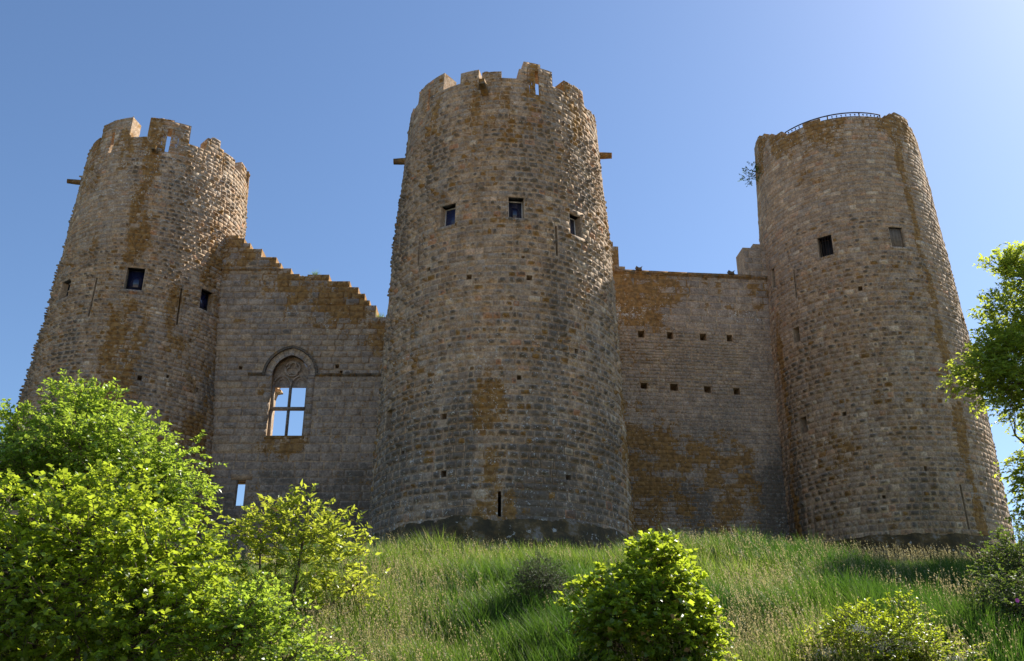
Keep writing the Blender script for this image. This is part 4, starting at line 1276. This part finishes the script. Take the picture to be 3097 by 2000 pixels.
# grass
def blades(x, y, z, h, w, lean, r, straw, tone, tipc=1., seg=2):
    n = len(x)
    a = r.random(n) * 2 * pi
    dx = np.cos(a); dy = np.sin(a)
    la = r.random(n) * 2 * pi
    lx = np.cos(la) * lean - .12 * h; ly = np.sin(la) * lean
    b0 = np.stack([x - dx * w, y - dy * w, z], -1); b1 = np.stack([x + dx * w, y + dy * w, z], -1)
    m0 = np.stack([x - dx * w * .7 + lx * .35, y - dy * w * .7 + ly * .35, z + h * .6], -1); m1 = np.stack([x + dx * w * .7 + lx * .35, y + dy * w * .7 + ly * .35, z + h * .6], -1)
    t = np.stack([x + lx, y + ly, z + h], -1)
    v = np.stack([b0, b1, m0, m1, t], 1).reshape(-1, 3)
    f = (np.array([[0, 1, 3], [0, 3, 2], [2, 3, 4]])[None] + (np.arange(n) * 5)[:, None, None]).reshape(-1, 3)
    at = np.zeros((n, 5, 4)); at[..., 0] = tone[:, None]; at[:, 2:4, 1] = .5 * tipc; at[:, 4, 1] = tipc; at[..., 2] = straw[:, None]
    at[:, :2, 2] *= .3
    return v, f, at.reshape(-1, 4)

def build_grass():
    r = np.random.default_rng(9)
    n = 330000
    y = 15.5 + (48.5 - 15.5) * r.random(n) ** 1.35
    half = y * .60 + 2
    x = (r.random(n) * 2 - 1) * half
    keep = (fbm(x * .9, y * .9, 8) + .35 * r.random(n) > .4)
    for T in (TM, TL, TR):
        keep &= np.hypot(x - T.X, y - T.Y) > T.R(9.) + .12
    keep &= ~((y > 46.4) & (x < 0)) & ~((y > 48.2) & (x > 0))
    keep &= ~((x < -7.5) & (y > 22) & (r.random(n) < .5))
    x, y = x[keep], y[keep]; n = len(x)
    z = hill(x, y) - .03
    clump = fbm(x * .7, y * .7, 18)
    h = (.12 + 1.25 * clump ** 1.6 + .28 * r.random(n)) * (.75 + .25 * sm(y, 16, 24)) * (1 - .45 * sm(y, 27, 33))
    w = .006 + .007 * r.random(n)
    straw = np.where(r.random(n) < .035, .7, .03 * r.random(n))
    lush_and_shade = np.clip(sm(fbm(x * .16 + 2.3, y * .2, 28), .36, .64) + .9 * gauss(x, 1.0, 3.0) * sm(-y, -27, -23), 0, 1)
    tone = np.clip(.95 - .85 * lush_and_shade + .35 * (r.random(n) - .5), 0, 1)
    straw = straw * (1.25 - lush_and_shade)
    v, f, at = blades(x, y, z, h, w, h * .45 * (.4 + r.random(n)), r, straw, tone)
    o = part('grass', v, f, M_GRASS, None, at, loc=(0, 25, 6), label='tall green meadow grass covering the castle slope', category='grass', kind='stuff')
    # flowering stems with pale panicles
    n = 25000
    y = 16 + 22 * r.random(n) ** 1.5; x = (r.random(n) * 2 - 1) * (y * .56 + 1)
    keep = fbm(x * .4 + 3, y * .4, 48) + .22 * gauss(x, -3.2, 2.6) + .2 * gauss(x, 7.5, 3.) - .12 * gauss(x, 1.5, 2.5) + .3 * (r.random(n) - .5) > .6
    for T in (TM, TL, TR): keep &= np.hypot(x - T.X, y - T.Y) > T.R(9.) + .2
    x, y = x[keep], y[keep]; n = len(x)
    z = hill(x, y); h = .65 + .4 * r.random(n); la = r.random(n) * 2 * pi; lean = .1 + .15 * r.random(n)
    lx = np.cos(la) * lean - .1; ly = np.sin(la) * lean
    v1, f1, a1 = blades(x, y, z, h, np.full(n, .0028), lean, np.random.default_rng(1), np.full(n, .8), np.full(n, .6))
    m = 9
    tip = v1.reshape(n, 5, 3)[:, 4]; mid = v1.reshape(n, 5, 3)[:, 2]
    ax_ = tip - mid
    t = .35 + .75 * r.random((n, m, 1))
    c = mid[:, None] + ax_[:, None] * t + r.normal(size=(n, m, 3)) * .018 * (1.3 - t)
    d = nrm(ax_[:, None] + r.normal(size=(n, m, 3)) * .25 * np.linalg.norm(ax_, axis=1)[:, None, None] * 2); s = nrm(r.normal(size=(n, m, 3)))
    k = .034; q = .009
    vv = np.stack([c - d * k * .5, c + s * q, c + d * k * .5, c - s * q], 2).reshape(-1, 3)
    ff = np.arange(n * m * 4).reshape(-1, 4)
    a2 = np.zeros((n * m * 4, 4)); a2[:, 0] = .6; a2[:, 2] = 1.
    ff3 = np.concatenate([ff[:, [0, 1, 2]], ff[:, [0, 2, 3]]])
    V = np.concatenate([v1, vv]); F = np.concatenate([f1, ff3 + len(v1)])
    part('seed_heads', V, F, M_GRASS, o, np.concatenate([a1, a2]), kind='stuff')
build_grass()

# tufts rooted on the ruined wall top
def tuft(c, n, hgt, label, seed):
    r = np.random.default_rng(seed)
    x = c[0] + r.normal(size=n) * .12; y = c[1] + r.normal(size=n) * .08; z = np.full(n, c[2] - .02)
    h = hgt * (.5 + .7 * r.random(n))
    v, f, at = blades(x, y, z, h, np.full(n, .012), h * .7, r, .1 * r.random(n), .5 + .4 * r.random(n))
    part('grass_tuft', v, f, M_GRASS, None, at, loc=c, label=label, category='grass tuft', group='tufts on the ruined wall top')
tuft((-10.75, WY + .25, 25.1), 90, .34, 'green grass tuft on the top edge of the stepped wall', 1)
tuft((-7.12, WY + .2, 22.56), 60, .34, 'green grass tuft in the notch where the stepped wall meets the middle tower', 2)
tuft((-11.42, WY + .2, 25.0), 40, .12, 'low tiny green plant in a hollow of the stepped wall top', 3)
